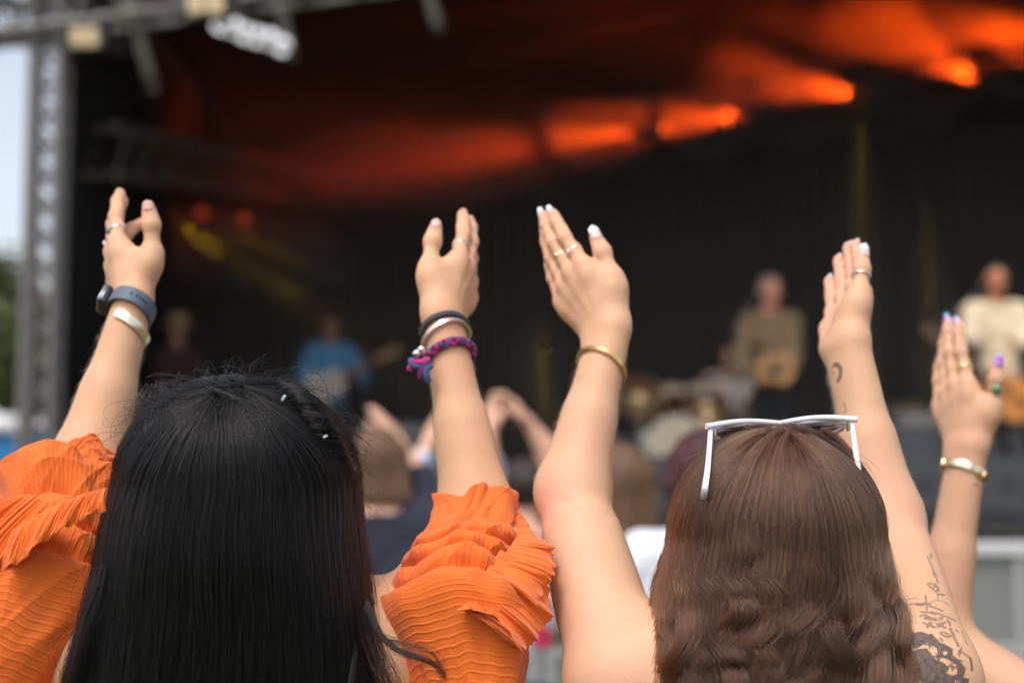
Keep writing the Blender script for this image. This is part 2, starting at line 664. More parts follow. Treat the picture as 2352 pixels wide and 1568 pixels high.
def hand(W, d, r, left, pose, scale=1.0):
    """W wrist, d along the hand, r towards the thumb side. Returns palm chain, finger chains, joints"""
    d = nrm(d)
    r = nrm(np.asarray(r) - d * np.dot(r, d))
    n = np.cross(r, d) * (1 if left else -1)   # dorsal
    s = scale

    def L(b, a, c):
        return W + s * (r * b + d * a + n * c)
    J = {'frame': (d, r, n)}
    palm = []
    cup = pose.get('cup', 0.0)
    fingers = []
    for f, (b, a, c, ph, rd) in FING.items():
        c2 = c - cup * (b / 0.03) ** 2 * 0.008
        M = L(b, a, c2)
        root = L(b * 0.5 + 0.001, 0.008, -0.001)
        palm.append(Cone(root, M - d * 0.004 * s, 0.0135 * s, 0.0100 * s, 0.014 * s, n, 1.12))
        # the ridge of the knuckle and its tendon
        palm.append(Cone(L(b * 0.55, 0.03, 0.0095 + c2), M + n * 0.0035 * s, 0.0028 * s, 0.0062 * s, 0.009 * s))
        sp, f1, f2, f3 = pose[f]
        sp = R(sp)
        fd = nrm(d * math.cos(sp) + r * math.sin(sp))
        tot = 0
        p = M
        pts = [M]
        dirs = []
        for ang, l in zip((f1, f2, f3), ph):
            tot += R(ang)
            dd = nrm(fd * math.cos(tot) - n * math.sin(tot))
            dirs.append(dd)
            p = p + dd * l * s
            pts.append(p)
        ch = []
        rr = [x * s for x in rd]
        for i in range(3):
            k = 0.004 * s
            q0, q1 = pts[i], pts[i + 1]
            ch.append(Cone(q0, q1, rr[i], rr[i + 1], k, None, 1.0, -0.0002 * s if i < 2 else 0.0003 * s))
            if i < 2:  # knuckle wrinkle mass above the joint, pad below the phalanx
                nd = nrm(np.cross(np.cross(dirs[i], n), dirs[i]))
                ch.append(Ell(q1 + nd * 0.0007 * s, (rr[i + 1] * 1.0,) * 3, 0.005 * s))
                mid = (q0 * 0.5 + q1 * 0.5) - nd * rr[i] * 0.22
                ch.append(Ell(mid, (rr[i] * 0.98,) * 3, 0.006 * s))
        # soft pad at the tip
        nd = nrm(np.cross(np.cross(dirs[2], n), dirs[2]))
        ch.append(Ell(pts[2] * 0.35 + pts[3] * 0.65 - nd * 0.0018 * s, (rr[3] * 1.05,) * 3, 0.004 * s))
        fingers.append(Chain(ch))
        J[f] = (pts, dirs, rr, nd)
    # heel of the hand, little-finger mound, web
    palm.append(Cone(L(-0.020, 0.014, -0.008), L(-0.028, 0.052, -0.007), 0.0120 * s, 0.0095 * s, 0.014 * s))
    palm.append(Cone(L(0.020, 0.066, -0.002), L(-0.026, 0.058, -0.004), 0.0100 * s, 0.0090 * s, 0.014 * s))
    # thumb
    tb = pose['thumb']    # (out, palmar, mcp flex, ip flex)
    if len(tb) == 4:
        tb = (tb[0], tb[0] - tb[2], tb[0] - tb[2] - tb[3], tb[1], tb[1], tb[1])
    o0, o1, o2, q0, q1, q2 = (R(x) for x in tb)
    C0 = L(0.016, 0.014, -0.008)

    def tdir(o_, p_):
        return nrm(d * math.cos(o_) * math.cos(p_) + r * math.sin(o_) * math.cos(p_) - n * math.sin(p_))
    t0, t1, t2 = tdir(o0, q0), tdir(o1, q1), tdir(o2, q2)
    p1 = C0 + t0 * 0.043 * s
    p2 = p1 + t1 * 0.032 * s
    p3 = p2 + t2 * 0.0225 * s
    palm.append(Cone(C0, p1, 0.0155 * s, 0.0120 * s, 0.016 * s, None, 1, 0.002 * s))
    palm.append(Cone(L(0.010, 0.030, -0.010), p1 * 0.7 + C0 * 0.3, 0.0135 * s, 0.0115 * s, 0.016 * s))
    palm.append(Cone(p1 * 0.75 + C0 * 0.25, L(0.022, 0.068, -0.003), 0.0065 * s, 0.008 * s, 0.016 * s))   # web
    # nail side of the thumb: the flattened face looks away from the palm and to the thumb side
    tn = nrm(np.cross(np.cross(t2, pose.get('tn', r * 0.9 + n * 0.45)), t2)) if 'tn' not in pose else nrm(np.cross(np.cross(t2, pose['tn']), t2))
    th = [Cone(p1, p2, 0.0104 * s, 0.0093 * s, 0.005 * s, None, 1, -0.0008 * s),
          Ell(p2 + tn * 0.0008 * s, (0.0100 * s,) * 3, 0.004 * s),
          Cone(p2, p3, 0.0094 * s, 0.0070 * s, 0.005 * s, tn, 1.15, 0.0012 * s)]
    thumb = Chain(th)
    J['thumb'] = ([C0, p1, p2, p3], [t0, t1, t2], [0.013 * s, 0.0108 * s, 0.0098 * s, 0.0074 * s], tn)
    return palm, fingers, thumb, J


def arm_chain(Sh, E, W, d, r, n, rs=(0.052, 0.047, 0.040, 0.043, 0.0235), s=1.0):
    """shoulder, elbow, wrist; oval wrist across r"""
    u = nrm(E - Sh)
    f = nrm(W - E)
    ax = nrm(r - f * np.dot(r, f))
    ws = 0.0095 * s
    c = [Cone(Sh, E, rs[0], rs[2], 0.03, None, 1, 0.004),
         Cone(Sh * 0.65 + E * 0.35, Sh * 0.25 + E * 0.75, rs[1], rs[1] * 0.93, 0.03),
         Ell(E, (rs[2] * 1.0,) * 3, 0.025),
         Cone(E * 0.90 + W * 0.10, E * 0.55 + W * 0.45, rs[3], rs[3] * 0.80, 0.035),
         Cone(E, W + ax * ws, rs[2] * 0.86, rs[4] * 0.88, 0.02),
         Cone(E, W - ax * ws, rs[2] * 0.86, rs[4] * 0.86, 0.02),
         Ell(W - ax * ws * 1.5 + n * 0.007 - f * 0.012, (0.0115 * s,) * 3, 0.012)]   # ulna head
    return c


def nail(name, J, finger, mat, parent, length=0.0125, width=0.0105, over=0.0):
    """curved plate on the last phalanx; `over` is how far the tip stands free"""
    pts, dirs, rr, nd = J[finger]
    d = dirs[2]
    rN = rr[3]
    sd = np.cross(d, nd)
    tip = pts[3] + d * (rN * 0.80 + over)
    L0 = length + over
    V, F = [], []
    nu, nv = 9, 9
    for i in range(nu):
        t = i / (nu - 1)
        for j in range(nv):
            q = (j / (nv - 1) - 0.5) * 2
            # almond outline
            ww = width / 2 * (1 - 0.10 * t)
            if t > 0.7:
                ww *= math.sqrt(max(0.0, 1 - ((t - 0.7) / 0.3) ** 2)) * 0.88 + 0.12
            if t < 0.12:
                ww *= 0.7 + 0.3 * t / 0.12
            base = tip - d * L0 * (1 - t)
            up = rN * (1.10 - 0.22 * t) - (q * q) * width * 0.20 * (ww / (width / 2))
            if finger == 'thumb':
                up = rN * (1.12 - 0.20 * t) - (q * q) * width * 0.18
            V.append(base + sd * q * ww + nd * up)
    n0 = len(V)
    V += [v - nd * 0.0011 for v in V]
    for i in range(nu - 1):
        for j in range(nv - 1):
            a = i * nv + j
            F.append((a, a + 1, a + nv + 1, a + nv))
            F.append((n0 + a, n0 + a + nv, n0 + a + nv + 1, n0 + a + 1))
    rim = [j for j in range(nv)] + [i * nv + nv - 1 for i in range(1, nu)] + [(nu - 1) * nv + j for j in range(nv - 2, -1, -1)] + [i * nv for i in range(nu - 2, 0, -1)]
    for a, b in zip(rim, rim[1:] + rim[:1]):
        F.append((a, n0 + a, n0 + b, b))
    o = mesh_obj(name, V, F, mat, parent)
    bm = bmesh.new(); bm.from_mesh(o.data); bmesh.ops.recalc_face_normals(bm, faces=bm.faces); bm.to_mesh(o.data); bm.free()
    tt = [i / (nu - 1) for i in range(nu) for _ in range(nv)]
    set_attr(o, "tip", tt + tt)
    return o


def nail_mat(name, bed, tip, start=0.62, coat=0.6):
    m = pbr(name, bed, 0.22, coat=coat)
    t = m.node_tree
    b = t.nodes["Principled BSDF"]
    at = t.nodes.new("ShaderNodeAttribute"); at.attribute_name = "tip"
    rp = t.nodes.new("ShaderNodeValToRGB")
    rp.color_ramp.elements[0].position = start
    rp.color_ramp.elements[0].color = (*bed, 1)
    rp.color_ramp.elements[1].position = start + 0.06
    rp.color_ramp.elements[1].color = (*tip, 1)
    t.links.new(at.outputs['Fac'], rp.inputs[0])
    t.links.new(rp.outputs[0], b.inputs['Base Color'])
    return m


def flush_of(V, J, spots=(), amt=0.9):
    """how pink the skin is: fingertips, knuckles, palm side; spots add elbow pink and painted bounce light"""
    f = np.zeros(len(V), F32)
    for fg in ('index', 'middle', 'ring', 'pinky', 'thumb'):
        pts, dirs, rr, nd = J[fg]
        for c, rad, a in ((pts[3], 0.012, 0.9), (pts[2], 0.008, 0.45), (pts[1], 0.010, 0.55), (pts[0], 0.011, 0.5)):
            f += a * np.exp(-(((V - c) ** 2).sum(1)) / rad ** 2)
    d, r, n = J['frame']
    M = (J['middle'][0][0] + J['pinky'][0][0]) / 2 - n * 0.022 - d * 0.03
    f += 0.7 * np.exp(-(((V - M) ** 2).sum(1)) / 0.028 ** 2)
    for fg in ('index', 'middle', 'ring', 'pinky'):
        pts, dirs, rr, nd = J[fg]
        for i in range(3):
            c = (pts[i] + pts[i + 1]) / 2 - nd * rr[i] * 1.1
            f += 0.35 * np.exp(-(((V - c) ** 2).sum(1)) / 0.010 ** 2)
    for c, rad, a in spots:
        f += a * np.exp(-(((V - c) ** 2).sum(1)) / rad ** 2)
    return np.clip(f * amt, 0, 0.9)


def ring_band(name, J, finger, t, mat, parent=None, rad=0.0011, gem=None, wide=1.0, seg=0):
    """a finger ring round phalanx `seg` at fraction t; gem = (size, material, direction)"""
    pts, dirs, rr, nd = J[finger]
    a, b = pts[seg], pts[seg + 1]
    c = a + (b - a) * t
    d = dirs[seg]
    r0 = rr[seg] + (rr[seg + 1] - rr[seg]) * t + 0.0007
    sd = np.cross(d, nd)
    nn = np.cross(sd, d)
    loop = [c + (r0 * 1.03) * (math.cos(q) * sd + math.sin(q) * nn) for q in np.linspace(0, 2 * math.pi, 33)[:-1]]
    mb = MB()
    V, F = [], []
    for i, p in enumerate(loop):
        o_ = nrm(p - c)
        for k in range(8):
            q = 2 * math.pi * k / 8
            V.append(p + rad * (math.cos(q) * o_ * 0.8 + math.sin(q) * d * wide))
    m = len(loop)
    for i in range(m):
        for k in range(8):
            F.append((i * 8 + k, i * 8 + (k + 1) % 8, ((i + 1) % m) * 8 + (k + 1) % 8, ((i + 1) % m) * 8 + k))
    mb.add(V, F)
    return mb, c, r0, d, sd, nn


def bangle(c, ax, up, ra, rb, thick, wide, tilt=0.0, n=64, arc=(0, 2 * math.pi), prof=None):
    """oval band round the axis ax: half axes ra along cross(up,ax), rb along up. returns MB"""
    ax = nrm(ax)
    up = nrm(up - ax * np.dot(up, ax))
    sd = np.cross(up, ax)
    mb = MB()
    V, F = [], []
    closed = abs(arc[1] - arc[0] - 2 * math.pi) < 1e-6
    qs = np.linspace(arc[0], arc[1], n + (0 if not closed else 1))
    if closed:
        qs = qs[:-1]
    kk = 10
    for q in qs:
        p = c + ra * math.cos(q) * sd + rb * math.sin(q) * up
        o_ = nrm(math.cos(q) / ra * sd + math.sin(q) / rb * up)
        for k in range(kk):
            e = 2 * math.pi * k / kk
            ce, se = math.cos(e), math.sin(e)
            ce = math.copysign(abs(ce) ** 0.6, ce); se = math.copysign(abs(se) ** 0.6, se)
            V.append(p + thick * ce * o_ + wide * se * ax)
    m = len(qs)
    for i in range(m if closed else m - 1):
        for k in range(kk):
            F.append((i * kk + k, i * kk + (k + 1) % kk, ((i + 1) % m) * kk + (k + 1) % kk, ((i + 1) % m) * kk + k))
    if not closed:
        F.append(tuple(range(kk))[::-1]); F.append(tuple((m - 1) * kk + k for k in range(kk)))
    mb.add(V, F)
    return mb


# ------------------------------------------------------------------ torso with neck and head
def torso_prims(x, y, zs, shL, shR, s=1.0, neck_lean=0.0, hy=0.0, headz=0.235):
    """zs: height of the base of the neck; shL/shR: shoulder joints"""
    B = lambda dx, dy, z: A(x + dx, y + dy, z)
    pr = [Ell(B(0, 0.010, zs - 0.20), (0.145 * s, 0.098 * s, 0.19), 0.04),
          Ell(B(0, 0.00, zs - 0.46), (0.150 * s, 0.105 * s, 0.14), 0.06),
          Ell(B(0, 0.01, zs - 0.33), (0.122 * s, 0.090 * s, 0.16), 0.06),
          Cone(B(0, 0.0, zs - 0.05), B(0, 0.015, zs + 0.10), 0.056 * s, 0.049 * s, 0.04)]
    for sh in (shL, shR):
        side = np.sign(sh[0] - x)
        pr.append(Cone(B(side * 0.05, -0.012, zs - 0.025), sh, 0.045, 0.050 * s, 0.05))
        pr.append(Cone(B(side * 0.02, -0.01, zs + 0.03), sh * 0.8 + B(0, 0, zs) * 0.2 + A(0, 0, 0.02), 0.034, 0.032, 0.05))
        pr.append(Cone(B(side * 0.085, -0.020, zs - 0.17), sh * 0.85 + B(0, 0, zs - 0.1) * 0.15, 0.060, 0.046, 0.06))
    return pr


def head_prims(c, s=1.0, yaw=0.0, pitch=0.0):
    """skull, face mass, jaw, nose, lips, brow, ears; the face looks along +Y turned by yaw"""
    cy, sy = math.cos(yaw), math.sin(yaw)
    cp, sp_ = math.cos(pitch), math.sin(pitch)
    Rz = np.array([[cy, -sy, 0], [sy, cy, 0], [0, 0, 1]])
    Rx = np.array([[1, 0, 0], [0, cp, -sp_], [0, sp_, cp]])
    M = Rz @ Rx
    T = lambda v: c + M @ (np.asarray(v) * s)
    e = lambda v, r, k=0.015: Ell(T(v), tuple(q * s for q in r), k, M)
    pr = [e((0, -0.010, 0.030), (0.074, 0.094, 0.085)), e((0, 0.030, -0.025), (0.060, 0.062, 0.080), 0.03),
          e((0, 0.052, -0.085), (0.034, 0.034, 0.026), 0.03),
          Cone(T((0, 0.088, 0.012)), T((0, 0.106, -0.030)), 0.008 * s, 0.013 * s, 0.012),
          Cone(T((-0.018, 0.086, -0.060)), T((0.018, 0.086, -0.060)), 0.0075 * s, 0.0075 * s, 0.010),
          Cone(T((-0.035, 0.078, 0.030)), T((0.035, 0.078, 0.030)), 0.011 * s, 0.011 * s, 0.012)]
    for q in (-1, 1):
        pr.append(e((q * 0.077, -0.005, -0.010), (0.010, 0.018, 0.030), 0.006))
        pr.append(e((q * 0.032, 0.083, 0.008), (0.013, 0.010, 0.009), 0.004))
    return pr, T, M


# ------------------------------------------------------------------ hair
def lerp_rows(rows, s):
    rows = np.asarray(rows, float)
    out = []
    for c in range(1, rows.shape[1]):
        # monotone-ish smooth interpolation
        x, yv = rows[:, 0], rows[:, c]
        m = np.gradient(yv, x)
        i = np.clip(np.searchsorted(x, s) - 1, 0, len(x) - 2)
        h = x[i + 1] - x[i]
        t = np.clip((s - x[i]) / h, 0, 1)
        t2, t3 = t * t, t * t * t
        out.append((2 * t3 - 3 * t2 + 1) * yv[i] + (t3 - 2 * t2 + t) * h * m[i] + (-2 * t3 + 3 * t2) * yv[i + 1] + (t3 - t2) * h * m[i + 1])
    return out


class HairShape:
    """from the crown (s=0) over an ellipsoidal head to its widest line, then falling sections to the ends (s=1)"""

    def __init__(s, head, W, D, H, tilt, falls, cap_frac, jit=0.0):
        s.head, s.W, s.D, s.H, s.tau, s.cap = np.asarray(head), W, D, H, tilt, cap_frac
        rows = [(cap_frac, *head, W, D)]
        drop = head[2] - falls[-1][1][2]
        for (_, p, hw, dh) in falls:      # even speed down the fall
            ss = (head[2] - p[2]) / drop
            rows.append((cap_frac + (1 - cap_frac) * ss, p[0], p[1], p[2], hw, dh))
        # start the fall straight down
        r0 = rows[0]
        rows.insert(0, (cap_frac - 0.06, r0[1], r0[2], r0[3] + 0.06 * (r0[3] - rows[1][3]) / (rows[1][0] - cap_frac), W * 0.997, D * 0.997))
        s.rows = rows

    def at(s, t, phi, rho):
        ct, st = math.cos(s.tau), math.sin(s.tau)
        cphi, sphi = np.cos(phi), np.sin(phi)
        theq = np.arctan2(ct, st * cphi)
        th = theq * np.clip(t / s.cap, 0, 1)
        # axis frame: x right, y towards the camera side (phi=0), z crown axis
        ax_, ay_, az_ = np.sin(th) * sphi, np.sin(th) * cphi, np.cos(th)
        ux = ax_
        uy = -(ay_ * ct + az_ * st)
        uz = az_ * ct - ay_ * st
        cap = np.stack([s.head[0] + s.W * rho * ux, s.head[1] + s.D * rho * uy, s.head[2] + s.H * rho * uz], -1)
        cx, cy, cz, w_, d_ = lerp_rows(s.rows, np.maximum(t, s.cap))
        n_ = np.sqrt(ux * ux + uy * uy) + 1e-9
        fall = np.stack([cx + w_ * rho * ux / n_, cy + d_ * rho * uy / n_, cz], -1)
        return np.where((t < s.cap)[..., None], cap, fall)


def hair_curves(name, PTS, rad, mat, parent, taper=0.4, tone=None):
    """PTS: strands x points x 3 (world)"""
    ns, npt, _ = PTS.shape
    cu = bpy.data.hair_curves.new(name)
    cu.add_curves([npt] * ns)
    cu.attributes['position'].data.foreach_set('vector', PTS.astype(F32).ravel())
    ra = cu.attributes.get('radius') or cu.attributes.new('radius', 'FLOAT', 'POINT')
    rr = np.broadcast_to(np.asarray(rad, F32).reshape(-1, 1), (ns, 1)) * (1 - (1 - taper) * np.linspace(0, 1, npt)[None, :] ** 2)
    ra.data.foreach_set('value', rr.astype(F32).ravel())
    ta = cu.attributes.new('tone', 'FLOAT', 'CURVE')
    ta.data.foreach_set('value', np.asarray(tone if tone is not None else np.full(ns, 0.25), F32))
    cu.materials.append(mat)
    o = bpy.data.objects.new(name, cu)
    COL.objects.link(o)
    if parent is not None:
        fix_parent(o, parent)
    return o


def hair_under(name, shape, mat, parent, rho=0.86, s1=0.97, ns=60, nphi=72):
    S = np.linspace(0.0, s1, ns)
    PH = np.linspace(-math.pi, math.pi, nphi + 1)[:-1]
    V = shape.at(np.repeat(S, nphi), np.tile(PH, ns), np.full(ns * nphi, rho))
    V[:, 2] -= 0.004
    F = []
    for i in range(ns - 1):
        for j in range(nphi):
            k = (j + 1) % nphi
            F.append((i * nphi + j, i * nphi + k, (i + 1) * nphi + k, (i + 1) * nphi + j))
    F.append(tuple((ns - 1) * nphi + j for j in range(nphi)))
    return mesh_obj(name, V, F, mat, parent)
# ------------------------------------------------------------------ materials of the people
SK1 = skin_mat("skin_fair_warm", (0.63, 0.372, 0.222), (0.66, 0.27, 0.19))
SK2 = skin_mat("skin_fair", (0.63, 0.372, 0.228), (0.69, 0.32, 0.25))
SK3 = skin_mat("skin_tan", (0.60, 0.35, 0.22), (0.64, 0.30, 0.22))
NAT = nail_mat("nail_natural", (0.66, 0.36, 0.30), (0.70, 0.47, 0.40), 0.80, 0.25)
FRENCH = nail_mat("nail_french_tip", (0.74, 0.46, 0.42), (0.88, 0.88, 0.90), 0.55)
GOLD = pbr("gold", (0.86, 0.60, 0.26), 0.22, 1.0)
PGOLD = pbr("pale_gold", (0.85, 0.74, 0.52), 0.25, 1.0)
SILVER = pbr("silver", (0.80, 0.79, 0.78), 0.2, 1.0)
GEMW = pbr("clear_stone", (0.9, 0.9, 0.95), 0.05, 0.0, coat=1.0)
GEMG = pbr("green_stone", (0.10, 0.24, 0.09), 0.15, coat=0.8, noise=0.3, nscale=150)
GEMP = pbr("violet_stone", (0.16, 0.16, 0.30), 0.1, coat=0.8)


def rig_arm(Sh, E, W, d, r, left, pose, rs=(0.043, 0.038, 0.0305, 0.0335, 0.0215), s=1.0):
    d = nrm(d)
    r = nrm(np.asarray(r) - d * np.dot(r, d))
    palm, fing, thumb, J = hand(W, d, r, left, pose, s)
    n = J['frame'][2]
    arm = Chain(arm_chain(Sh, E, W, d, r, n, rs, s))
    hnd = Join([Chain(palm)] + fing + [thumb], [0.01] + [0.0065] + [0.0065] * 3 + [0.006])
    J['E'], J['W'], J['Sh'] = E, W, Sh
    return arm, hnd, J


def hand_join(palm_and):
    return palm_and


def finger_union(palm, fing, thumb):
    return Join([Join(fing, [0.0012] * 4), Chain(palm), thumb], [0.01, 0.0075, 0.006])


def rig(Sh, E, W, d, r, left, pose, rs=(0.043, 0.038, 0.0305, 0.0335, 0.0215), s=1.0):
    d = nrm(d)
    r = nrm(np.asarray(r) - d * np.dot(r, d))
    palm, fing, thumb, J = hand(W, d, r, left, pose, s)
    arm = Chain(arm_chain(Sh, E, W, d, r, J['frame'][2], rs, s))
    J['E'], J['W'], J['Sh'] = E, W, Sh
    return Join([arm, finger_union(palm, fing, thumb)], [0.01, 0.016]), J


def yaw_r(psi, left):
    """thumb-side direction for a hand whose back is turned psi degrees from facing the camera"""
    q = R(psi)
    return A(math.cos(q), -math.sin(q), 0) if left else A(-math.cos(q), -math.sin(q), 0)


# ================================================================== woman in the orange blouse
w1 = empty("person", (-0.274, 1.42, 0))
tag(w1, "black-haired woman in orange ruffled blouse clapping overhead, seen from behind", "person", "women clapping in front of the camera")
S1L, S1R = P(195, 1470, 1.475), P(925, 1490, 1.475)
E1L, W1L = P(196, 1085, 1.56), P(304, 705, 1.60)
E1R, W1R = P(1098, 1190, 1.56), P(1016, 735, 1.60)
arm1L, J1L = rig(S1L, E1L, W1L, A(-0.50, 0.62, 1), yaw_r(60, True), True,
                 {'index': (0, 10, 8, 4), 'middle': (-1, 14, 10, 6), 'ring': (0, 22, 22, 10), 'pinky': (2, 34, 30, 12),
                  'thumb': (44, 36, 32, 26, 4, -2), 'tn': A(0.1, -1, 0.25)})
arm1R, J1R = rig(S1R, E1R, W1R, A(0.40, 0.78, 1), yaw_r(64, False), False,
                 {'index': (0, 12, 8, 3), 'middle': (-1, 13, 8, 4), 'ring': (0, 16, 10, 6), 'pinky': (0, 18, 10, 6),
                  'thumb': (34, 22, 18, 16, 4, 2), 'tn': A(0.05, -1, 0.25)})
Z1 = P(545, 1430, 1.42)[2]
b1 = Chain(torso_prims(-0.274, 1.42, Z1 + 0.02, S1L, S1R))
h1c = P(552, 1146, 1.432)
hp1, _, _ = head_prims(h1c, 0.97, 0, R(8))
node1 = Join([b1, Chain(hp1), arm1L, arm1R], [0.02, 0.02, 0.03, 0.03])
body1 = organic("body", node1, 0.0021, SK1, w1, clip=lambda p: (1.14 - p[:, 2]))
V1 = verts_of(body1)
set_attr(body1, "flush_bounce", np.maximum(flush_of(V1, J1L, [(E1L, 0.05, 0.3)]), flush_of(V1, J1R, [(E1R, 0.05, 0.3)])))
for J in (J1L, J1R):
    for f in ('index', 'middle', 'ring', 'pinky'):
        nail("fingernail", J, f, NAT, body1, 0.0105, 0.0098, 0.000)
    nail("fingernail", J, 'thumb', NAT, body1, 0.0125, 0.0125, 0.000)

# ================================================================== woman with wavy brown hair
w2 = empty("person", (0.271, 1.42, 0))
tag(w2, "brown-haired woman with sunglasses on her head clapping overhead, seen from behind", "person", "women clapping in front of the camera")
S2L, S2R = P(1425, 1560, 1.42), P(2120, 1560, 1.42)
E2L, W2L = P(1312, 1140, 1.56), P(1398, 765, 1.60)
E2R, W2R = P(2038, 1205, 1.56), P(1945, 800, 1.60)
arm2L, J2L = rig(S2L, E2L, W2L, A(-0.62, 0.35, 1), yaw_r(40, True), True,
                 {'index': (-4, 6, 10, 5), 'middle': (-2, 10, 10, 5), 'ring': (0, 14, 10, 6), 'pinky': (3, 16, 10, 6),
                  'thumb': (32, 6, 22, 4), 'tn': A(0.1, -1, 0.2)}, (0.044, 0.0375, 0.0305, 0.0335, 0.0215), 1.0)
arm2R, J2R = rig(S2R, E2R, W2R, A(0.30, 0.95, 1), yaw_r(105, False), False,
                 {'index': (-2, 4, 6, 4), 'middle': (0, 4, 6, 4), 'ring': (2, 4, 7, 5), 'pinky': (4, 4, 8, 5),
                  'thumb': (34, 10, 18, 2), 'tn': A(0.35, -1, 0.2)}, (0.044, 0.0375, 0.0305, 0.0335, 0.0215), 1.0)
Z2 = P(1795, 1540, 1.42)[2]
b2 = Chain(torso_prims(0.271, 1.42, Z2 + 0.02, S2L, S2R))
h2c = P(1793, 1243, 1.432)
hp2, _, _ = head_prims(h2c, 0.95, 0, R(5))
node2 = Join([b2, Chain(hp2), arm2L, arm2R], [0.02, 0.02, 0.03, 0.03])
CREASE = [P(1296, 1152, 1.52), P(1335, 1170, 1.52), P(1392, 1186, 1.52)]


def crease(p):
    """fold of skin inside the elbow"""
    q = p[:, [0, 2]]
    d = np.full(len(p), 1.0)
    for a, b in zip(CREASE[:-1], CREASE[1:]):
        a, b = a[[0, 2]], b[[0, 2]]
        ba = b - a
        t = np.clip(((q - a) @ ba) / (ba @ ba), 0, 1)
        d = np.minimum(d, np.linalg.norm(q - a - t[:, None] * ba, axis=1))
    return 0.0016 * np.exp(-(d / 0.0060) ** 2) * (p[:, 1] < 1.57) * (p[:, 0] < 0.3)


body2 = organic("body", node2, 0.0021, SK2, w2, clip=lambda p: (1.14 - p[:, 2]), disp=crease)
V2 = verts_of(body2)
set_attr(body2, "flush_bounce", np.maximum(flush_of(V2, J2L), flush_of(V2, J2R)))
for J in (J2L, J2R):
    for f in ('index', 'middle', 'ring', 'pinky'):
        nail("fingernail", J, f, FRENCH, body2, 0.0110, 0.0100, 0.006)
    nail("fingernail", J, 'thumb', FRENCH, body2, 0.0130, 0.0130, 0.006)

# ================================================================== third woman, mostly out of the frame
w3 = empty("person", (0.86, 1.86, 0))
tag(w3, "woman beside the barrier, only her raised arm with gold bracelet in view", "person", "women clapping in front of the camera")
S3L = P(2440, 1690, 1.80)
E3L, W3L = P(2152, 1480, 1.88), P(2222, 1030, 1.88)
S3R = S3L + A(0.33, 0.03, 0)
arm3L, J3L = rig(S3L, E3L, W3L, A(-0.10, 0.30, 1), yaw_r(58, True), True,
                 {'index': (-1, 2, 6, 3), 'middle': (0, 5, 6, 4), 'ring': (2, 8, 8, 5), 'pinky': (2, 10, 8, 5),
                  'thumb': (42, 26, 20, 4, 0, 0), 'tn': A(0.1, -1, 0.2)}, (0.048, 0.040, 0.032, 0.033, 0.0205), 1.03)
arm3R, J3R = rig(S3R, S3R + A(0.10, 0.14, 0.12), S3R + A(-0.02, 0.22, 0.33), A(-0.1, 0.3, 1), yaw_r(55, False), False,
                 {'index': (-1, 2, 6, 3), 'middle': (0, 5, 6, 4), 'ring': (2, 8, 8, 5), 'pinky': (2, 10, 8, 5),
                  'thumb': (30, 0, 20, 4), 'tn': A(0.1, -1, 0.2)}, (0.048, 0.040, 0.032, 0.033, 0.0205), 1.0)
x3, z3 = (S3L[0] + S3R[0]) / 2, S3L[2] + 0.02
b3 = Chain(torso_prims(x3, 1.86, z3, S3L, S3R))
h3c = A(x3, 1.87, z3 + 0.22)
hp3, _, _ = head_prims(h3c, 0.95, 0, 0)
node3 = Join([b3, Chain(hp3), arm3L, arm3R], [0.02, 0.02, 0.03, 0.03])
body3 = organic("body", node3, 0.0026, SK3, w3, clip=lambda p: (1.12 - p[:, 2]))
V3 = verts_of(body3)
set_attr(body3, "flush_bounce", np.maximum(flush_of(V3, J3L), flush_of(V3, J3R)))

print("T bodies", time.time() - T0)
# ------------------------------------------------------------------ hair of the two women in front
BLACKHAIR = hair_mat("hair_black", (0.0032, 0.0027, 0.0028), 0.26, 0.4, 1.38)
BROWNHAIR = hair_mat("hair_brown", (0.052, 0.0215, 0.0108), 0.31, 0.65)
UND1 = pbr("hair_black_inner", (0.006, 0.0055, 0.006), 0.8)
UND2 = pbr("hair_brown_inner", (0.030, 0.016, 0.010), 0.8)


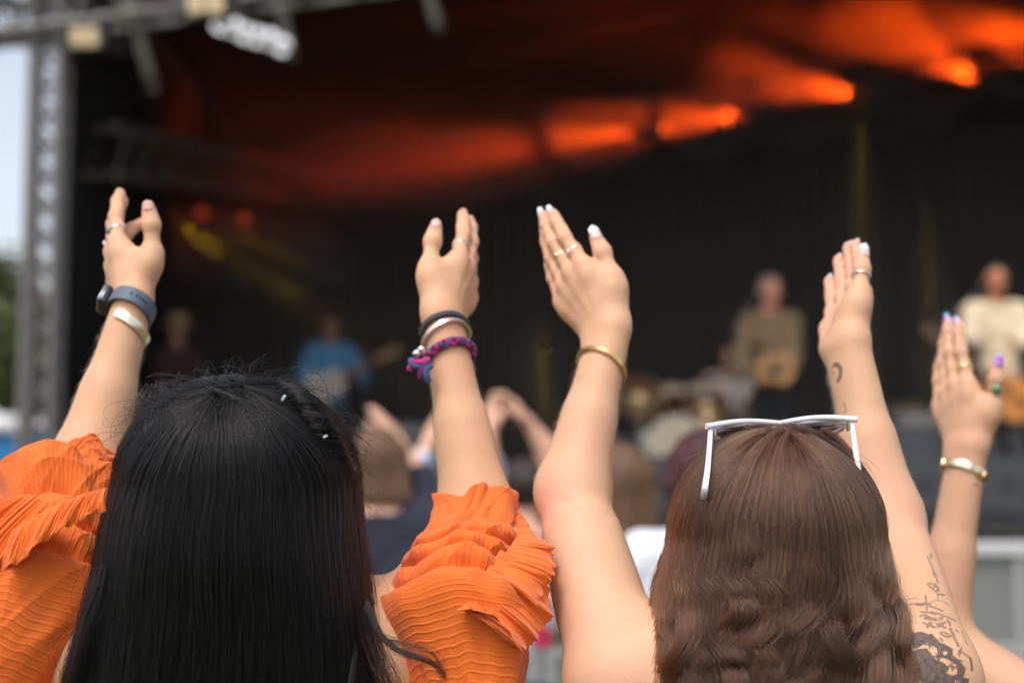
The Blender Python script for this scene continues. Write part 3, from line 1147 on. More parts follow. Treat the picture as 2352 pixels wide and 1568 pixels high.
def strands(shape, n, npt, rg, clumps, wave=0.0, clumping=0.35, frizz=0.0015, rho0=0.86, back=True, s0max=0.14, lenvar=0.06,
            wavefreq=3.0, wave_start=0.35, lock=0.006, lockw=0.12, crown=0.010):
    """locks of hair that follow the rings of the shape; n strands in `clumps` locks"""
    cphi = rg.uniform(-math.pi, math.pi, clumps)
    if back:  # more locks on the side one sees
        m = rg.random(clumps) < 0.45
        cphi[m] = rg.normal(0, 0.9, m.sum())
    crho = rho0 + (1.0 - rho0) * rg.random(clumps) ** 0.5
    cph = rg.uniform(0, 2 * math.pi, clumps)
    cph2 = rg.uniform(0, 2 * math.pi, clumps)
    cfr = wavefreq * rg.uniform(0.70, 1.30, clumps)
    camp = rg.uniform(0.25, 1.45, clumps)
    cend = 1.0 - lenvar * rg.random(clumps)
    cdrift = rg.normal(0, 0.20, clumps)
    ci = rg.integers(0, clumps, n)
    width = lockw
    phi = cphi[ci] + rg.normal(0, width, n)
    rho = np.clip(crho[ci] + rg.normal(0, 0.022, n), rho0 - 0.02, 1.03)
    s0 = rg.random(n) ** 1.4 * s0max
    s1 = cend[ci] - 0.03 * rg.random(n)
    t = np.linspace(0, 1, npt)[None, :]
    S = s0[:, None] + (s1 - s0)[:, None] * t
    # clumping: towards the lock's own line with growing s
    k = clumping * np.clip((S - 0.25) / 0.75, 0, 1) ** 1.2
    PH = phi[:, None] * (1 - k) + (cphi[ci])[:, None] * k + cdrift[ci][:, None] * np.clip(S - 0.3, 0, 1)
    RH = rho[:, None] * (1 - k * 0.6) + crho[ci][:, None] * k * 0.6
    # slow fullness of each lock
    RH = RH + lock / 0.1 * np.sin(S * 6 + cph[ci][:, None]) * 0.35 * np.clip((S - 0.2) * 2, 0, 1)
    # at the roots the hair lies down on the head
    RH = RH - 0.05 * np.exp(-((S - s0[:, None]) / 0.04) ** 2) * (s0[:, None] > 0.02)
    PTS = shape.at(S.ravel(), PH.ravel(), RH.ravel()).reshape(n, npt, 3)
    # the crown is a short parting, not a point
    cj = rg.normal(0, crown, (clumps, 3)) * A(1, 0.6, 0.15)
    PTS += cj[ci][:, None, :] * (np.clip(1 - S / 0.16, 0, 1) ** 2)[:, :, None]
    if wave > 0:
        ws = (wave_start + rg.uniform(-0.08, 0.14, clumps))[ci][:, None]
        u_ = np.clip((S - ws) / 0.26, 0, 1)
        a = wave * u_ * u_ * (3 - 2 * u_) * camp[ci][:, None]
        arg = 2 * math.pi * cfr[ci][:, None] * (S - wave_start) + cph[ci][:, None] + rg.normal(0, 0.25, (n, 1))
        ox, oy = np.cos(PH), np.sin(PH)
        tang = np.sin(arg) * a
        rad = np.sin(arg * 0.93 + cph2[ci][:, None]) * a * 0.45
        PTS[:, :, 0] += ox * tang + np.sin(PH) * rad
        PTS[:, :, 1] += oy * tang - np.cos(PH) * rad
        PTS[:, :, 2] += np.sin(arg * 0.5 + 1) * a * 0.25
    # frizz: each strand's own slow wander
    f1 = rg.normal(0, 1, (n, 3, 1)); f2 = rg.uniform(0, 6.28, (n, 3, 1)); f3 = rg.uniform(4, 14, (n, 3, 1))
    w_ = (f1 * np.sin(f3 * S[:, None, :] + f2)).transpose(0, 2, 1)
    PTS += frizz * w_ * np.clip(t * 3, 0.15, 1)[:, :, None]
    global LOCK_TONE
    LOCK_TONE = np.clip(rg.normal(0.27, 0.22, clumps)[ci], 0, 0.8)
    return PTS


def flyaways(shape, n, npt, rg, out=0.02, srange=(0.02, 0.95), lng=(0.05, 0.16), curl=0.012, phis=None, spread=0.2):
    phi = rg.uniform(-math.pi, math.pi, n) if phis is None else rg.choice(phis, n) + rg.normal(0, spread, n)
    s0 = rg.uniform(*srange, n)
    ds = rg.uniform(*lng, n)
    t = np.linspace(0, 1, npt)[None, :]
    S = np.clip(s0[:, None] + ds[:, None] * t, 0, 1)
    RH = 0.98 + (rg.random(n) ** 2)[:, None] * out / 0.1 * np.sin(t * math.pi * rg.uniform(0.5, 1.0, (n, 1)))
    PH = phi[:, None] + rg.normal(0, 0.35, (n, 1)) * t
    PTS = shape.at(S.ravel(), PH.ravel(), RH.ravel()).reshape(n, npt, 3)
    f1 = rg.normal(0, 1, (n, 3, 1)); f2 = rg.uniform(0, 6.28, (n, 3, 1)); f3 = rg.uniform(3, 9, (n, 3, 1))
    PTS += curl * ((f1 * (np.sin(f3 * t[:, None, :] + f2) - np.sin(f2))).transpose(0, 2, 1)) * (t ** 1.0)[:, :, None]
    return PTS


def down(z0, px, d):
    """picture column at a height below the frame"""
    p = P(px, 1568, d)
    return A(p[0], p[1], z0)


rg1 = np.random.default_rng(11)
HC1 = P(548, 1112, 1.425)
falls1 = [(0.13, P(540, 1180, 1.424), 0.1225, 0.113), (0.27, P(535, 1260, 1.418), 0.1275, 0.108),
          (0.55, P(527, 1400, 1.405), 0.1365, 0.092), (0.80, P(514, 1565, 1.400), 0.1470, 0.085),
          (1.00, down(1.20, 512, 1.395), 0.148, 0.075)]
hs1 = HairShape(HC1, 0.1180, 0.113, 0.1075, R(32), falls1, 0.24)
hair1 = hair_under("hair", hs1, UND1, w1, 0.88)
hair1["label"] = "long straight black hair"
st_ = strands(hs1, 60000, 22, rg1, 300, 0.0034, 0.66, 0.0030, 0.86, lenvar=0.10, lock=0.008, wavefreq=1.6, lockw=0.085)
hair_curves("strands", st_, 0.00021, BLACKHAIR, hair1, tone=LOCK_TONE)
fly1 = np.concatenate([flyaways(hs1, 900, 14, rg1, 0.026, (0.04, 0.26), (0.04, 0.09), 0.009, [math.pi, 2.6, -2.6, 2.0, -2.0]),
                       flyaways(hs1, 250, 14, rg1, 0.010, (0.0, 0.14), (0.04, 0.08), 0.005),
                       flyaways(hs1, 120, 14, rg1, 0.016, (0.30, 0.8), (0.10, 0.25), 0.006, [1.6, -1.6], 0.08)])
o_ = hair_curves("loose_strands", fly1, 0.00016, BLACKHAIR, hair1)

# frizzy front hair and the two twists drawn back from the temples
def twist(path, rad, n, rg, turns=2.5, npt=26):
    path = np.asarray(path)
    tt = np.linspace(0, 1, npt)
    seg = np.linspace(0, 1, len(path))
    C = np.stack([np.interp(tt, seg, path[:, a]) for a in range(3)], 1)
    for _ in range(3):
        C[1:-1] = (C[:-2] + 2 * C[1:-1] + C[2:]) / 4
    T = np.gradient(C, axis=0)
    T /= np.linalg.norm(T, axis=1)[:, None]
    B_ = np.cross(T, A(0, 0, 1)); B_ /= np.linalg.norm(B_, axis=1)[:, None] + 1e-9
    N_ = np.cross(B_, T)
    r = rad * np.sqrt(rg.random(n)); q = rg.uniform(0, 6.28, n)
    ang = q[:, None] + turns * 2 * math.pi * tt[None]
    rr_ = r[:, None] * (0.75 + 0.45 * np.sin(tt * math.pi))[None] * (1 + 0.3 * rg.normal(0, 1, (n, 1)))
    return C[None] + rr_[:, :, None] * (np.cos(ang)[:, :, None] * B_[None] + np.sin(ang)[:, :, None] * N_[None]) + 0.0008 * rg.normal(0, 1, (n, npt, 3)).cumsum(1) * 0.35


tw = np.concatenate([
    twist([P(560, 905, 1.46), P(470, 905, 1.40), P(400, 945, 1.37), P(352, 1005, 1.36), P(318, 1090, 1.37)], 0.009, 1500, rg1),
    twist([P(590, 895, 1.47), P(640, 905, 1.40), P(690, 925, 1.375), P(732, 975, 1.37), P(772, 1040, 1.38), P(800, 1085, 1.40)], 0.0085, 1500, rg1),
    twist([P(420, 900, 1.47), P(380, 905, 1.46), P(352, 925, 1.45), P(338, 965, 1.45), P(330, 1010, 1.44)], 0.011, 700, rg1, 1.0)])
hair_curves("twisted_strands", tw, 0.00028, BLACKHAIR, hair1)
# the lock that swings out over the right sleeve
lk = np.asarray([P(842, 1380, 1.36), P(868, 1450, 1.345), P(905, 1490, 1.335), P(960, 1510, 1.33), P(1003, 1525, 1.33), P(1022, 1560, 1.33)])
lk2 = np.asarray([P(838, 1390, 1.36), P(870, 1465, 1.35), P(930, 1478, 1.34), P(985, 1490, 1.335), P(1010, 1510, 1.335), P(1026, 1548, 1.335)])
lk3 = np.asarray([P(840, 1400, 1.36), P(862, 1480, 1.355), P(885, 1540, 1.35), P(905, 1590, 1.35), P(915, 1640, 1.35)])
lk4 = np.asarray([P(250, 1300, 1.35), P(222, 1400, 1.345), P(195, 1500, 1.345), P(165, 1580, 1.345), P(150, 1650, 1.35)])
hair_curves("swinging_lock", np.concatenate([twist(lk, 0.0022, 60, rg1, 0.3), twist(lk2, 0.0035, 22, rg1, 0.3), twist(lk3, 0.008, 110, rg1, 0.2),
                                             twist(lk4, 0.010, 420, rg1, 0.2)]), 0.00016, BLACKHAIR, hair1)
ELAST = pbr("clear_elastic", (0.50, 0.53, 0.57), 0.12, coat=0.8)
for (px, py, d, a, b, c) in ((651, 914, 1.358, 0.0030, 0.004, 0.6), (747, 1002, 1.356, 0.0019, 0.003, 1.1), (346, 976, 1.356, 0.0015, 0.003, 0.2)):
    c0 = P(px, py, d)
    mb = MB()
    for o2 in (-0.0006, 0.0006):
        mb.tube([c0 + A(math.cos(c), 0, -math.sin(c)) * o2 + a * (math.cos(q) * A(0.3 * math.sin(c), -0.6, 0.3 * math.cos(c)) + math.sin(q) * A(math.sin(c), 0.2, math.cos(c)))
                 for q in np.linspace(0, 2 * math.pi, 20)[:-1]], 0.0006, 8, closed=True)
    mb.build("hair_elastic", ELAST, hair1, True)

rg2 = np.random.default_rng(23)
HC2 = P(1782, 1228, 1.425)
falls2 = [(0.16, P(1780, 1300, 1.422), 0.1105, 0.106), (0.34, P(1780, 1370, 1.417), 0.1160, 0.103),
          (0.56, P(1780, 1450, 1.410), 0.1225, 0.098), (0.82, P(1778, 1560, 1.400), 0.1290, 0.090),
          (1.00, down(1.22, 1778, 1.395), 0.122, 0.078)]
hs2 = HairShape(HC2, 0.1050, 0.107, 0.1080, R(18), falls2, 0.24)
hair2 = hair_under("hair", hs2, UND2, w2, 0.86)
hair2["label"] = "long wavy brown hair"
st_ = strands(hs2, 56000, 34, rg2, 300, 0.0098, 0.88, 0.0012, 0.74, lenvar=0.16, wavefreq=5.6, wave_start=0.19, lock=0.024, lockw=0.080)
hair_curves("strands", st_, 0.00022, BROWNHAIR, hair2, tone=LOCK_TONE)
fly2 = np.concatenate([flyaways(hs2, 500, 16, rg2, 0.008, (0.02, 0.22), (0.05, 0.10), 0.004),
                       flyaways(hs2, 320, 16, rg2, 0.020, (0.35, 0.9), (0.12, 0.25), 0.006, [1.55, -1.55], 0.08)])
hair_curves("loose_strands", fly2, 0.00017, BROWNHAIR, hair2)
print("T hair", time.time() - T0)

# ------------------------------------------------------------------ orange blouse with tiered ruffled sleeves
def fabric(name, col, transl=0.22, rough=0.75, weave=900.0, bump=0.25):
    m = pbr(name, col, rough, noise=0.06, nscale=40, sheen=0.25)
    t = m.node_tree
    b = t.nodes["Principled BSDF"]
    out = t.nodes["Material Output"]
    tr = t.nodes.new("ShaderNodeBsdfTranslucent")
    tr.inputs['Color'].default_value = (*[min(1, c * 1.05) for c in col], 1)
    mx = t.nodes.new("ShaderNodeMixShader")
    mx.inputs[0].default_value = transl
    t.links.new(b.outputs[0], mx.inputs[1])
    t.links.new(tr.outputs[0], mx.inputs[2])
    t.links.new(mx.outputs[0], out.inputs['Surface'])
    tc = t.nodes.new("ShaderNodeTexCoord")
    n2 = t.nodes.new("ShaderNodeTexNoise"); n2.inputs['Scale'].default_value = weave; n2.inputs['Detail'].default_value = 2
    n3 = t.nodes.new("ShaderNodeTexNoise"); n3.inputs['Scale'].default_value = 55; n3.inputs['Detail'].default_value = 4
    t.links.new(tc.outputs['Object'], n2.inputs['Vector']); t.links.new(tc.outputs['Object'], n3.inputs['Vector'])
    ad = t.nodes.new("ShaderNodeMath"); ad.operation = 'MULTIPLY_ADD'; ad.inputs[1].default_value = 0.2
    t.links.new(n2.outputs['Fac'], ad.inputs[0]); t.links.new(n3.outputs['Fac'], ad.inputs[2])
    bp = t.nodes.new("ShaderNodeBump"); bp.inputs['Strength'].default_value = bump; bp.inputs['Distance'].default_value = 0.004
    t.links.new(ad.outputs[0], bp.inputs['Height'])
    # narrow pin tucks: a raised stitched ridge wherever the tuck coordinate crosses a whole number
    at = t.nodes.new("ShaderNodeAttribute"); at.attribute_name = "tuck"
    fr = t.nodes.new("ShaderNodeMath"); fr.operation = 'FRACT'; t.links.new(at.outputs['Fac'], fr.inputs[0])
    rp = t.nodes.new("ShaderNodeValToRGB")
    els = rp.color_ramp.elements
    els[0].position = 0.0; els[0].color = (0, 0, 0, 1)
    els[1].position = 1.0; els[1].color = (0, 0, 0, 1)
    for ps, vv in ((0.55, 0.2), (0.76, 1.0), (0.84, 0.9), (0.94, 0.0)):
        e_ = els.new(ps); e_.color = (vv, vv, vv, 1)
    t.links.new(fr.outputs[0], rp.inputs[0])
    b2_ = t.nodes.new("ShaderNodeBump"); b2_.inputs['Strength'].default_value = 0.8; b2_.inputs['Distance'].default_value = 0.0015
    n4 = t.nodes.new("ShaderNodeTexNoise"); n4.inputs['Scale'].default_value = 38
    t.links.new(tc.outputs['Object'], n4.inputs['Vector'])
    mt = t.nodes.new("ShaderNodeMath"); mt.operation = 'MULTIPLY'
    t.links.new(rp.outputs[0], mt.inputs[0]); t.links.new(n4.outputs['Fac'], mt.inputs[1])
    t.links.new(mt.outputs[0], b2_.inputs['Height']); t.links.new(bp.outputs['Normal'], b2_.inputs['Normal'])
    t.links.new(b2_.outputs['Normal'], b.inputs['Normal']); t.links.new(b2_.outputs['Normal'], tr.inputs['Normal'])
    return m


ORANGE = fabric("orange_crinkle_cloth", (0.92, 0.182, 0.016), 0.22)


def catmull(P_, n):
    P_ = np.asarray(P_, float)
    m = len(P_)
    t = np.linspace(0, m - 1, n)
    i = np.clip(t.astype(int), 0, m - 2)
    f = (t - i)[:, None]
    p0, p1, p2, p3 = P_[np.maximum(i - 1, 0)], P_[i], P_[i + 1], P_[np.minimum(i + 2, m - 1)]
    return 0.5 * ((2 * p1) + (-p0 + p2) * f + (2 * p0 - 5 * p1 + 4 * p2 - p3) * f ** 2 + (-p0 + 3 * p1 - 3 * p2 + p3) * f ** 3)


def solid(o, th=0.0010):
    m = o.modifiers.new("cloth thickness", 'SOLIDIFY')
    m.thickness = th
    m.offset = 0
    return o


def sleeve(name, stations, axis, seed, split, parent, nphi=420, nv=330, wob=0.004, tuckA=(105, 0.0014), tuckB=(72, 0.0012)):
    """stations: (px, py, Y, half width m, half depth m) from armhole to hem, folding back on themselves to make tiers.
    below `split` (0..1) the pin tucks run round the arm, above along it"""
    rg = np.random.default_rng(seed)
    st = np.array([list(P(x, y, Y)) + [hw, dh] for (x, y, Y, hw, dh) in stations])
    q = catmull(st, nv)
    a = nrm(axis)
    e1 = nrm(A(1, 0, 0) - a * a[0])
    e2 = nrm(A(0, -1, 0) - a * np.dot(A(0, -1, 0), a) - e1 * np.dot(A(0, -1, 0), e1))
    ph = np.linspace(0, 2 * math.pi, nphi + 1)[:-1]
    v = np.linspace(0, 1, nv)
    PHI, VV = np.meshgrid(ph, v)
    rad = np.ones_like(PHI)
    off = np.zeros_like(PHI)
    k = [rg.uniform(0, 6.28) for _ in range(12)]
    # slow unevenness
    off += wob * (np.sin(2 * PHI + k[0] + 3 * VV) + 0.7 * np.sin(3 * PHI + k[1] - 6 * VV) + 0.5 * np.sin(5 * PHI + k[2] + 9 * VV) + 0.35 * np.sin(9 * PHI + k[3] - 14 * VV))
    off += 0.0011 * np.sin(17 * PHI + k[4] + 22 * VV) * (0.6 + 0.4 * np.sin(4 * PHI + k[5]))
    # pin tucks: sharp little ridges
    def ridge(x):
        fr = x - np.floor(x)
        return np.exp(-((fr - 0.5) / 0.085) ** 2)
    low = np.clip((split - VV) / 0.03, 0, 1)
    jit = 0.25 * np.sin(3 * PHI + k[6]) + 0.18 * np.sin(7 * PHI + k[7] + 5 * VV) + 0.10 * np.sin(19 * PHI + k[8])
    tuck = np.where(VV < split, VV * tuckA[0] + 0.7 * jit + 0.9 * np.sin(PHI + k[9]), 0)
    jit2 = 0.35 * np.sin(9 * VV + k[10]) + 0.15 * np.sin(31 * VV + k[11])
    tuck = np.where(VV < split, tuck, PHI / (2 * math.pi) * tuckB[0] + jit2 + 20)
    # soft diagonal creases of slack cloth
    for c_i in range(7):
        fa, fb, fc_ = rg.integers(-5, 6), rg.uniform(5, 16), rg.uniform(0, 6.28)
        off += 0.0016 * (1 - np.abs(np.sin(fa * PHI * 0.5 * 2 + fb * VV + fc_))) ** 4 * (0.5 + 0.5 * np.sin(2 * PHI + fc_ * 2 + 4 * VV))
    # gathers near the hem
    hem = np.clip((VV - 0.93) / 0.07, 0, 1)
    off += hem * 0.0018 * (np.sin(7 * PHI + k[3]) + 0.6 * np.sin(13 * PHI + k[5]))
    sway = (0.006 * np.sin(2 * PHI + k[7]) + 0.004 * np.sin(5 * PHI + k[8])) * np.clip(VV * 2, 0, 1)
    X = q[:, None, 0:3] + ((q[:, 3:4] + off) * np.cos(PHI))[..., None] * e1 + ((q[:, 4:5] + off) * np.sin(PHI))[..., None] * e2 + sway[..., None] * a
    V = X.reshape(-1, 3)
    i = np.arange(nv - 1)[:, None] * nphi
    j = np.arange(nphi)[None]
    j2 = (j + 1) % nphi
    Q = np.stack([i + j, i + j2, i + nphi + j2, i + nphi + j], -1).reshape(-1, 4)
    o = finish(name, np_mesh(name, V, Q), ORANGE, parent)
    set_attr(o, "tuck", tuck.ravel())
    return solid(o)


def ruffle(name, seam, hem, parent, waves=9, amp=0.012, seed=1, nu=260, nw=46, belly=0.015, lettuce=22, out=A(0.35, -0.9, 0.1)):
    """gathered strip from a seam to a wavy hem; seam/hem: lists of (px,py,Y)"""
    rg = np.random.default_rng(seed)
    s = catmull([P(*p) for p in seam], nu)
    h = catmull([P(*p) for p in hem], nu)
    w_ = np.linspace(0, 1, nw)
    U = np.linspace(0, 1, nu)
    k = [rg.uniform(0, 6.28) for _ in range(8)]
    uu = U + 0.02 * np.sin(9 * U + k[0]) + 0.012 * np.sin(23 * U + k[1])
    X = s[:, None] * (1 - w_)[None, :, None] + h[:, None] * w_[None, :, None]
    o_ = nrm(out)
    tang = np.gradient(h, axis=0)
    tang /= np.linalg.norm(tang, axis=1)[:, None]
    g = np.sin(2 * math.pi * waves * uu + k[2]) + 0.35 * np.sin(2 * math.pi * waves * 1.7 * uu + k[3])
    am = amp * w_ ** 0.8
    X += (g[:, None] * am[None])[..., None] * o_
    # fine gathers that run out from the seam
    gf = np.sin(2 * math.pi * waves * 4.3 * uu + k[4] + 1.5 * np.sin(11 * uu)) + 0.6 * np.sin(2 * math.pi * waves * 7.1 * uu + k[1])
    X += (gf[:, None] * (0.0011 * np.sin(np.clip(w_ * 1.15 + 0.08, 0, 1) * math.pi) ** 0.7)[None])[..., None] * o_
    X += (np.cos(2 * math.pi * waves * uu + k[2])[:, None] * am[None] * 0.25 * w_[None])[..., None] * tang[:, None]
    X += (belly * np.sin(w_ * math.pi * 0.9))[None, :, None] * o_
    # lettuce edge
    le = np.clip((w_ - 0.86) / 0.14, 0, 1) ** 1.5
    lw = np.sin(2 * math.pi * lettuce * uu + k[5]) + 0.5 * np.sin(2 * math.pi * lettuce * 1.7 * uu + k[6])
    dh_ = (h - s) / (np.linalg.norm(h - s, axis=1)[:, None] + 1e-9)
    X += (lw[:, None] * le[None] * 0.0016)[..., None] * o_ + (np.cos(2 * math.pi * lettuce * uu + k[7])[:, None] * le[None] * 0.0009)[..., None] * dh_[:, None]
    V = X.reshape(-1, 3)
    i = np.arange(nu - 1)[:, None] * nw
    j = np.arange(nw - 1)[None]
    Q = np.stack([i + j, i + j + 1, i + nw + j + 1, i + nw + j], -1).reshape(-1, 4)
    ob = finish(name, np_mesh(name, V, Q), ORANGE, parent)
    set_attr(ob, "tuck", np.repeat(uu * waves * 5 + 5, nw))
    return solid(ob, 0.0008)


def hem_bead(name, pts, parent, rad=0.0011):
    mb = MB().tube(catmull([P(*p) for p in pts], 80), rad, 6)
    return mb.build(name, ORANGE, parent, True)


mm = 0.000434
blouse = organic("blouse", Chain(b1.prims), 0.005, ORANGE, w1, inflate=0.010,
                 clip=lambda p: np.maximum(p[:, 2] - 1.315 - 0.2 * np.abs(p[:, 0] + 0.274), 0.98 - p[:, 2]),
                 disp=lambda p: 0.0022 * np.sin(p[:, 0] * 160 + 2 * np.sin(p[:, 2] * 20)))
blouse["label"] = "orange crinkled blouse with tiered ruffled sleeves"

# right sleeve: main puff, flap, two rolls, cuff that flares along the arm
def stn(rows, y0, y1):
    n_ = len(rows)
    return [(x, y, y0 + (y1 - y0) * (i / (n_ - 1)) ** 1.2, hw * mm, hw * mm * k) for i, (x, y, hw, k) in enumerate(rows)]


stR = stn([(1085, 1720, 118, 1), (1076, 1620, 130, 1), (1058, 1525, 162, .95), (1042, 1452, 188, .9), (1038, 1410, 184, .85), (1043, 1398, 160, .85), (1046, 1392, 146, .9),
           (1046, 1372, 156, .95), (1048, 1348, 152, .95), (1050, 1342, 134, .95), (1050, 1338, 128, 1), (1050, 1324, 140, 1.05), (1053, 1306, 134, 1.05), (1056, 1304, 116, 1),
           (1058, 1298, 112, 1.05), (1061, 1282, 124, 1.1), (1068, 1264, 114, 1.1), (1073, 1256, 102, 1.05), (1082, 1228, 94, 1), (1090, 1200, 86, .95), (1096, 1176, 83, .95), (1099, 1160, 88, .95)], 1.42, 1.535)
sl = sleeve("sleeve", stR, A(0.02, 0.66, 0.75), 5, 0.26, blouse)
ruffle("ruffle", [(1160, 1150, 1.56), (1186, 1218, 1.50), (1176, 1248, 1.452), (1150, 1282, 1.425), (1122, 1312, 1.405)],
       [(1188, 1188, 1.60), (1222, 1222, 1.52), (1266, 1266, 1.46), (1262, 1330, 1.43), (1222, 1392, 1.40)], blouse, 3.5, 0.0048, 3, lettuce=11)
ruffle("ruffle", [(1150, 1262, 1.43), (1122, 1302, 1.405), (1100, 1345, 1.39), (1078, 1385, 1.378), (1066, 1398, 1.372)],
       [(1258, 1352, 1.44), (1262, 1412, 1.42), (1232, 1462, 1.40), (1200, 1490, 1.382), (1150, 1462, 1.368)], blouse, 3.6, 0.0052, 8, lettuce=12)
ruffle("ruffle", [(1090, 1375, 1.375), (1072, 1385, 1.370), (1058, 1394, 1.366), (1046, 1402, 1.364)],
       [(1196, 1496, 1.372), (1168, 1452, 1.364), (1132, 1412, 1.360), (1080, 1396, 1.358)], blouse, 3, 0.003, 12, lettuce=11, belly=0.006)

# left sleeve
stL = stn([(-70, 1740, 128, 1), (-55, 1640, 138, 1), (-8, 1545, 165, .95), (45, 1455, 186, .9), (80, 1385, 188, .85), (92, 1362, 168, .85), (96, 1356, 152, .9),
           (100, 1330, 162, .95), (108, 1298, 156, .95), (112, 1290, 138, .95), (114, 1286, 130, 1), (118, 1264, 146, 1.05), (125, 1236, 140, 1.05), (131, 1230, 122, 1),
           (134, 1224, 116, 1.05), (138, 1198, 126, 1.1), (139, 1165, 136, 1.1), (138, 1138, 148, 1.05), (136, 1120, 158, 1.0)], 1.42, 1.52)
sleeve("sleeve", stL, A(0.0, 0.66, 0.75), 9, 0.30, blouse, wob=0.0035)
stL2 = [(176, 1140, 1.505, 0.034, 0.036), (182, 1108, 1.517, 0.034, 0.037), (188, 1078, 1.529, 0.035, 0.038), (192, 1052, 1.541, 0.037, 0.040)]
sleeve("cuff", stL2, E1L - S1L, 10, -1, blouse, nv=70, wob=0.002, tuckB=(40, 0.0011))
ruffle("ruffle", [(36, 1140, 1.41), (72, 1135, 1.395), (110, 1150, 1.385), (138, 1178, 1.378), (150, 1192, 1.376)],
       [(-60, 1200, 1.44), (-52, 1270, 1.42), (-30, 1330, 1.40), (0, 1318, 1.385), (60, 1262, 1.374)], blouse, 4, 0.005, 21, lettuce=4, belly=0.010, out=A(-0.3, -0.9, 0.2))
ruffle("ruffle", [(30, 1215, 1.372), (90, 1180, 1.368), (150, 1150, 1.365), (205, 1130, 1.365), (245, 1120, 1.37)],
       [(4, 1312, 1.362), (48, 1290, 1.358), (108, 1240, 1.356), (165, 1205, 1.356), (245, 1172, 1.36)], blouse, 4, 0.0025, 31, lettuce=8, belly=0.006, out=A(-0.1, -0.9, 0.3))
# black halter top under the hair
BLK = pbr("black_knit", (0.012, 0.012, 0.014), 0.85, bump=0.3, bscale=500)
mb = MB()
mb.tube([P(790, 1640, 1.345), P(808, 1560, 1.352), P(816, 1500, 1.365), P(812, 1440, 1.385)], 0.011, 8, flat=0.3)
mb.build("halter_strap", BLK, w1, True)
print("T blouse", time.time() - T0)


# ------------------------------------------------------------------ clothes below the frame
def lower_body(x, y, zt, mat, shoe, parent, s=1.0, h=0.009, hem=0.06):
    pr = [Ell(A(x, y, zt - 0.10), (0.165 * s, 0.115 * s, 0.13), 0.06)]
    for q in (-1, 1):
        pr += [Cone(A(x + q * 0.085 * s, y, zt - 0.12), A(x + q * 0.09 * s, y + 0.01, zt * 0.5), 0.088 * s, 0.062 * s, 0.05),
               Cone(A(x + q * 0.09 * s, y + 0.01, zt * 0.5), A(x + q * 0.09 * s, y - 0.015, 0.09), 0.062 * s, 0.050 * s, 0.04)]
    organic("trousers", Chain(pr), h, mat, parent, clip=lambda p: np.maximum(hem - p[:, 2], p[:, 2] - zt - 0.01))
    for q in (-1, 1):
        sp = [Cone(A(x + q * 0.09 * s, y - 0.04, 0.045), A(x + q * 0.10 * s, y + 0.13, 0.035), 0.045, 0.036, 0.02),
              Cone(A(x + q * 0.09 * s, y - 0.02, 0.05), A(x + q * 0.09 * s, y - 0.015, 0.10), 0.042, 0.040, 0.03)]
        organic("shoe", Chain(sp), h, shoe, parent, clip=lambda p: 0.004 - p[:, 2])


DENIM = pbr("denim", (0.07, 0.10, 0.17), 0.85, noise=0.3, nscale=30, bump=0.3, bscale=300)
SHOE = pbr("shoe_white", (0.55, 0.54, 0.52), 0.6, noise=0.1)
lower_body(-0.274, 1.42, 1.03, DENIM, SHOE, w1)
lower_body(0.271, 1.42, 1.03, BLK, SHOE, w2)
lower_body(x3, 1.86, 1.03, DENIM, SHOE, w3)
TANK = pbr("white_cotton", (0.62, 0.62, 0.64), 0.9, noise=0.06)
organic("tank_top", Chain(b2.prims), 0.006, BLK, w2, inflate=0.006, clip=lambda p: np.maximum(p[:, 2] - 1.30, 0.98 - p[:, 2]))
organic("tank_top", Chain(b3.prims), 0.006, TANK, w3, inflate=0.006, clip=lambda p: np.maximum(p[:, 2] - z3 + 0.12, 0.98 - p[:, 2]))
falls3 = [(0.2, A(x3, 1.865, z3 + 0.13), 0.095, 0.105), (0.6, A(x3, 1.85, z3 - 0.02), 0.100, 0.085), (1.0, A(x3, 1.83, z3 - 0.20), 0.090, 0.060)]
hs3 = HairShape(A(x3, 1.865, z3 + 0.235), 0.086, 0.104, 0.100, R(25), falls3, 0.4)
hair3 = hair_under("hair", hs3, UND2, w3, 0.9)
hair_curves("strands", strands(hs3, 6000, 20, np.random.default_rng(5), 200, 0.003, 0.5, 0.002, 0.9), 0.0006, BROWNHAIR, hair3)


# ------------------------------------------------------------------ watch, bracelets, rings
def around(node, c, ax, up, n=72, rmax=0.07):
    """section of the skin through c across ax: centre, points, outward directions"""
    ax = nrm(ax)
    up = nrm(up - ax * np.dot(up, ax))
    sd = np.cross(up, ax)
    q = np.linspace(0, 2 * math.pi, n + 1)[:-1]
    D = np.cos(q)[:, None] * sd + np.sin(q)[:, None] * up
    lo_, hi_ = np.zeros(n), np.full(n, rmax)
    for _ in range(18):
        m = (lo_ + hi_) / 2
        d = node.d((c + D * m[:, None]).astype(F32), c.astype(F32), 0.09)
        lo_ = np.where(d < 0, m, lo_)
        hi_ = np.where(d < 0, hi_, m)
    return c + D * hi_[:, None], D, q


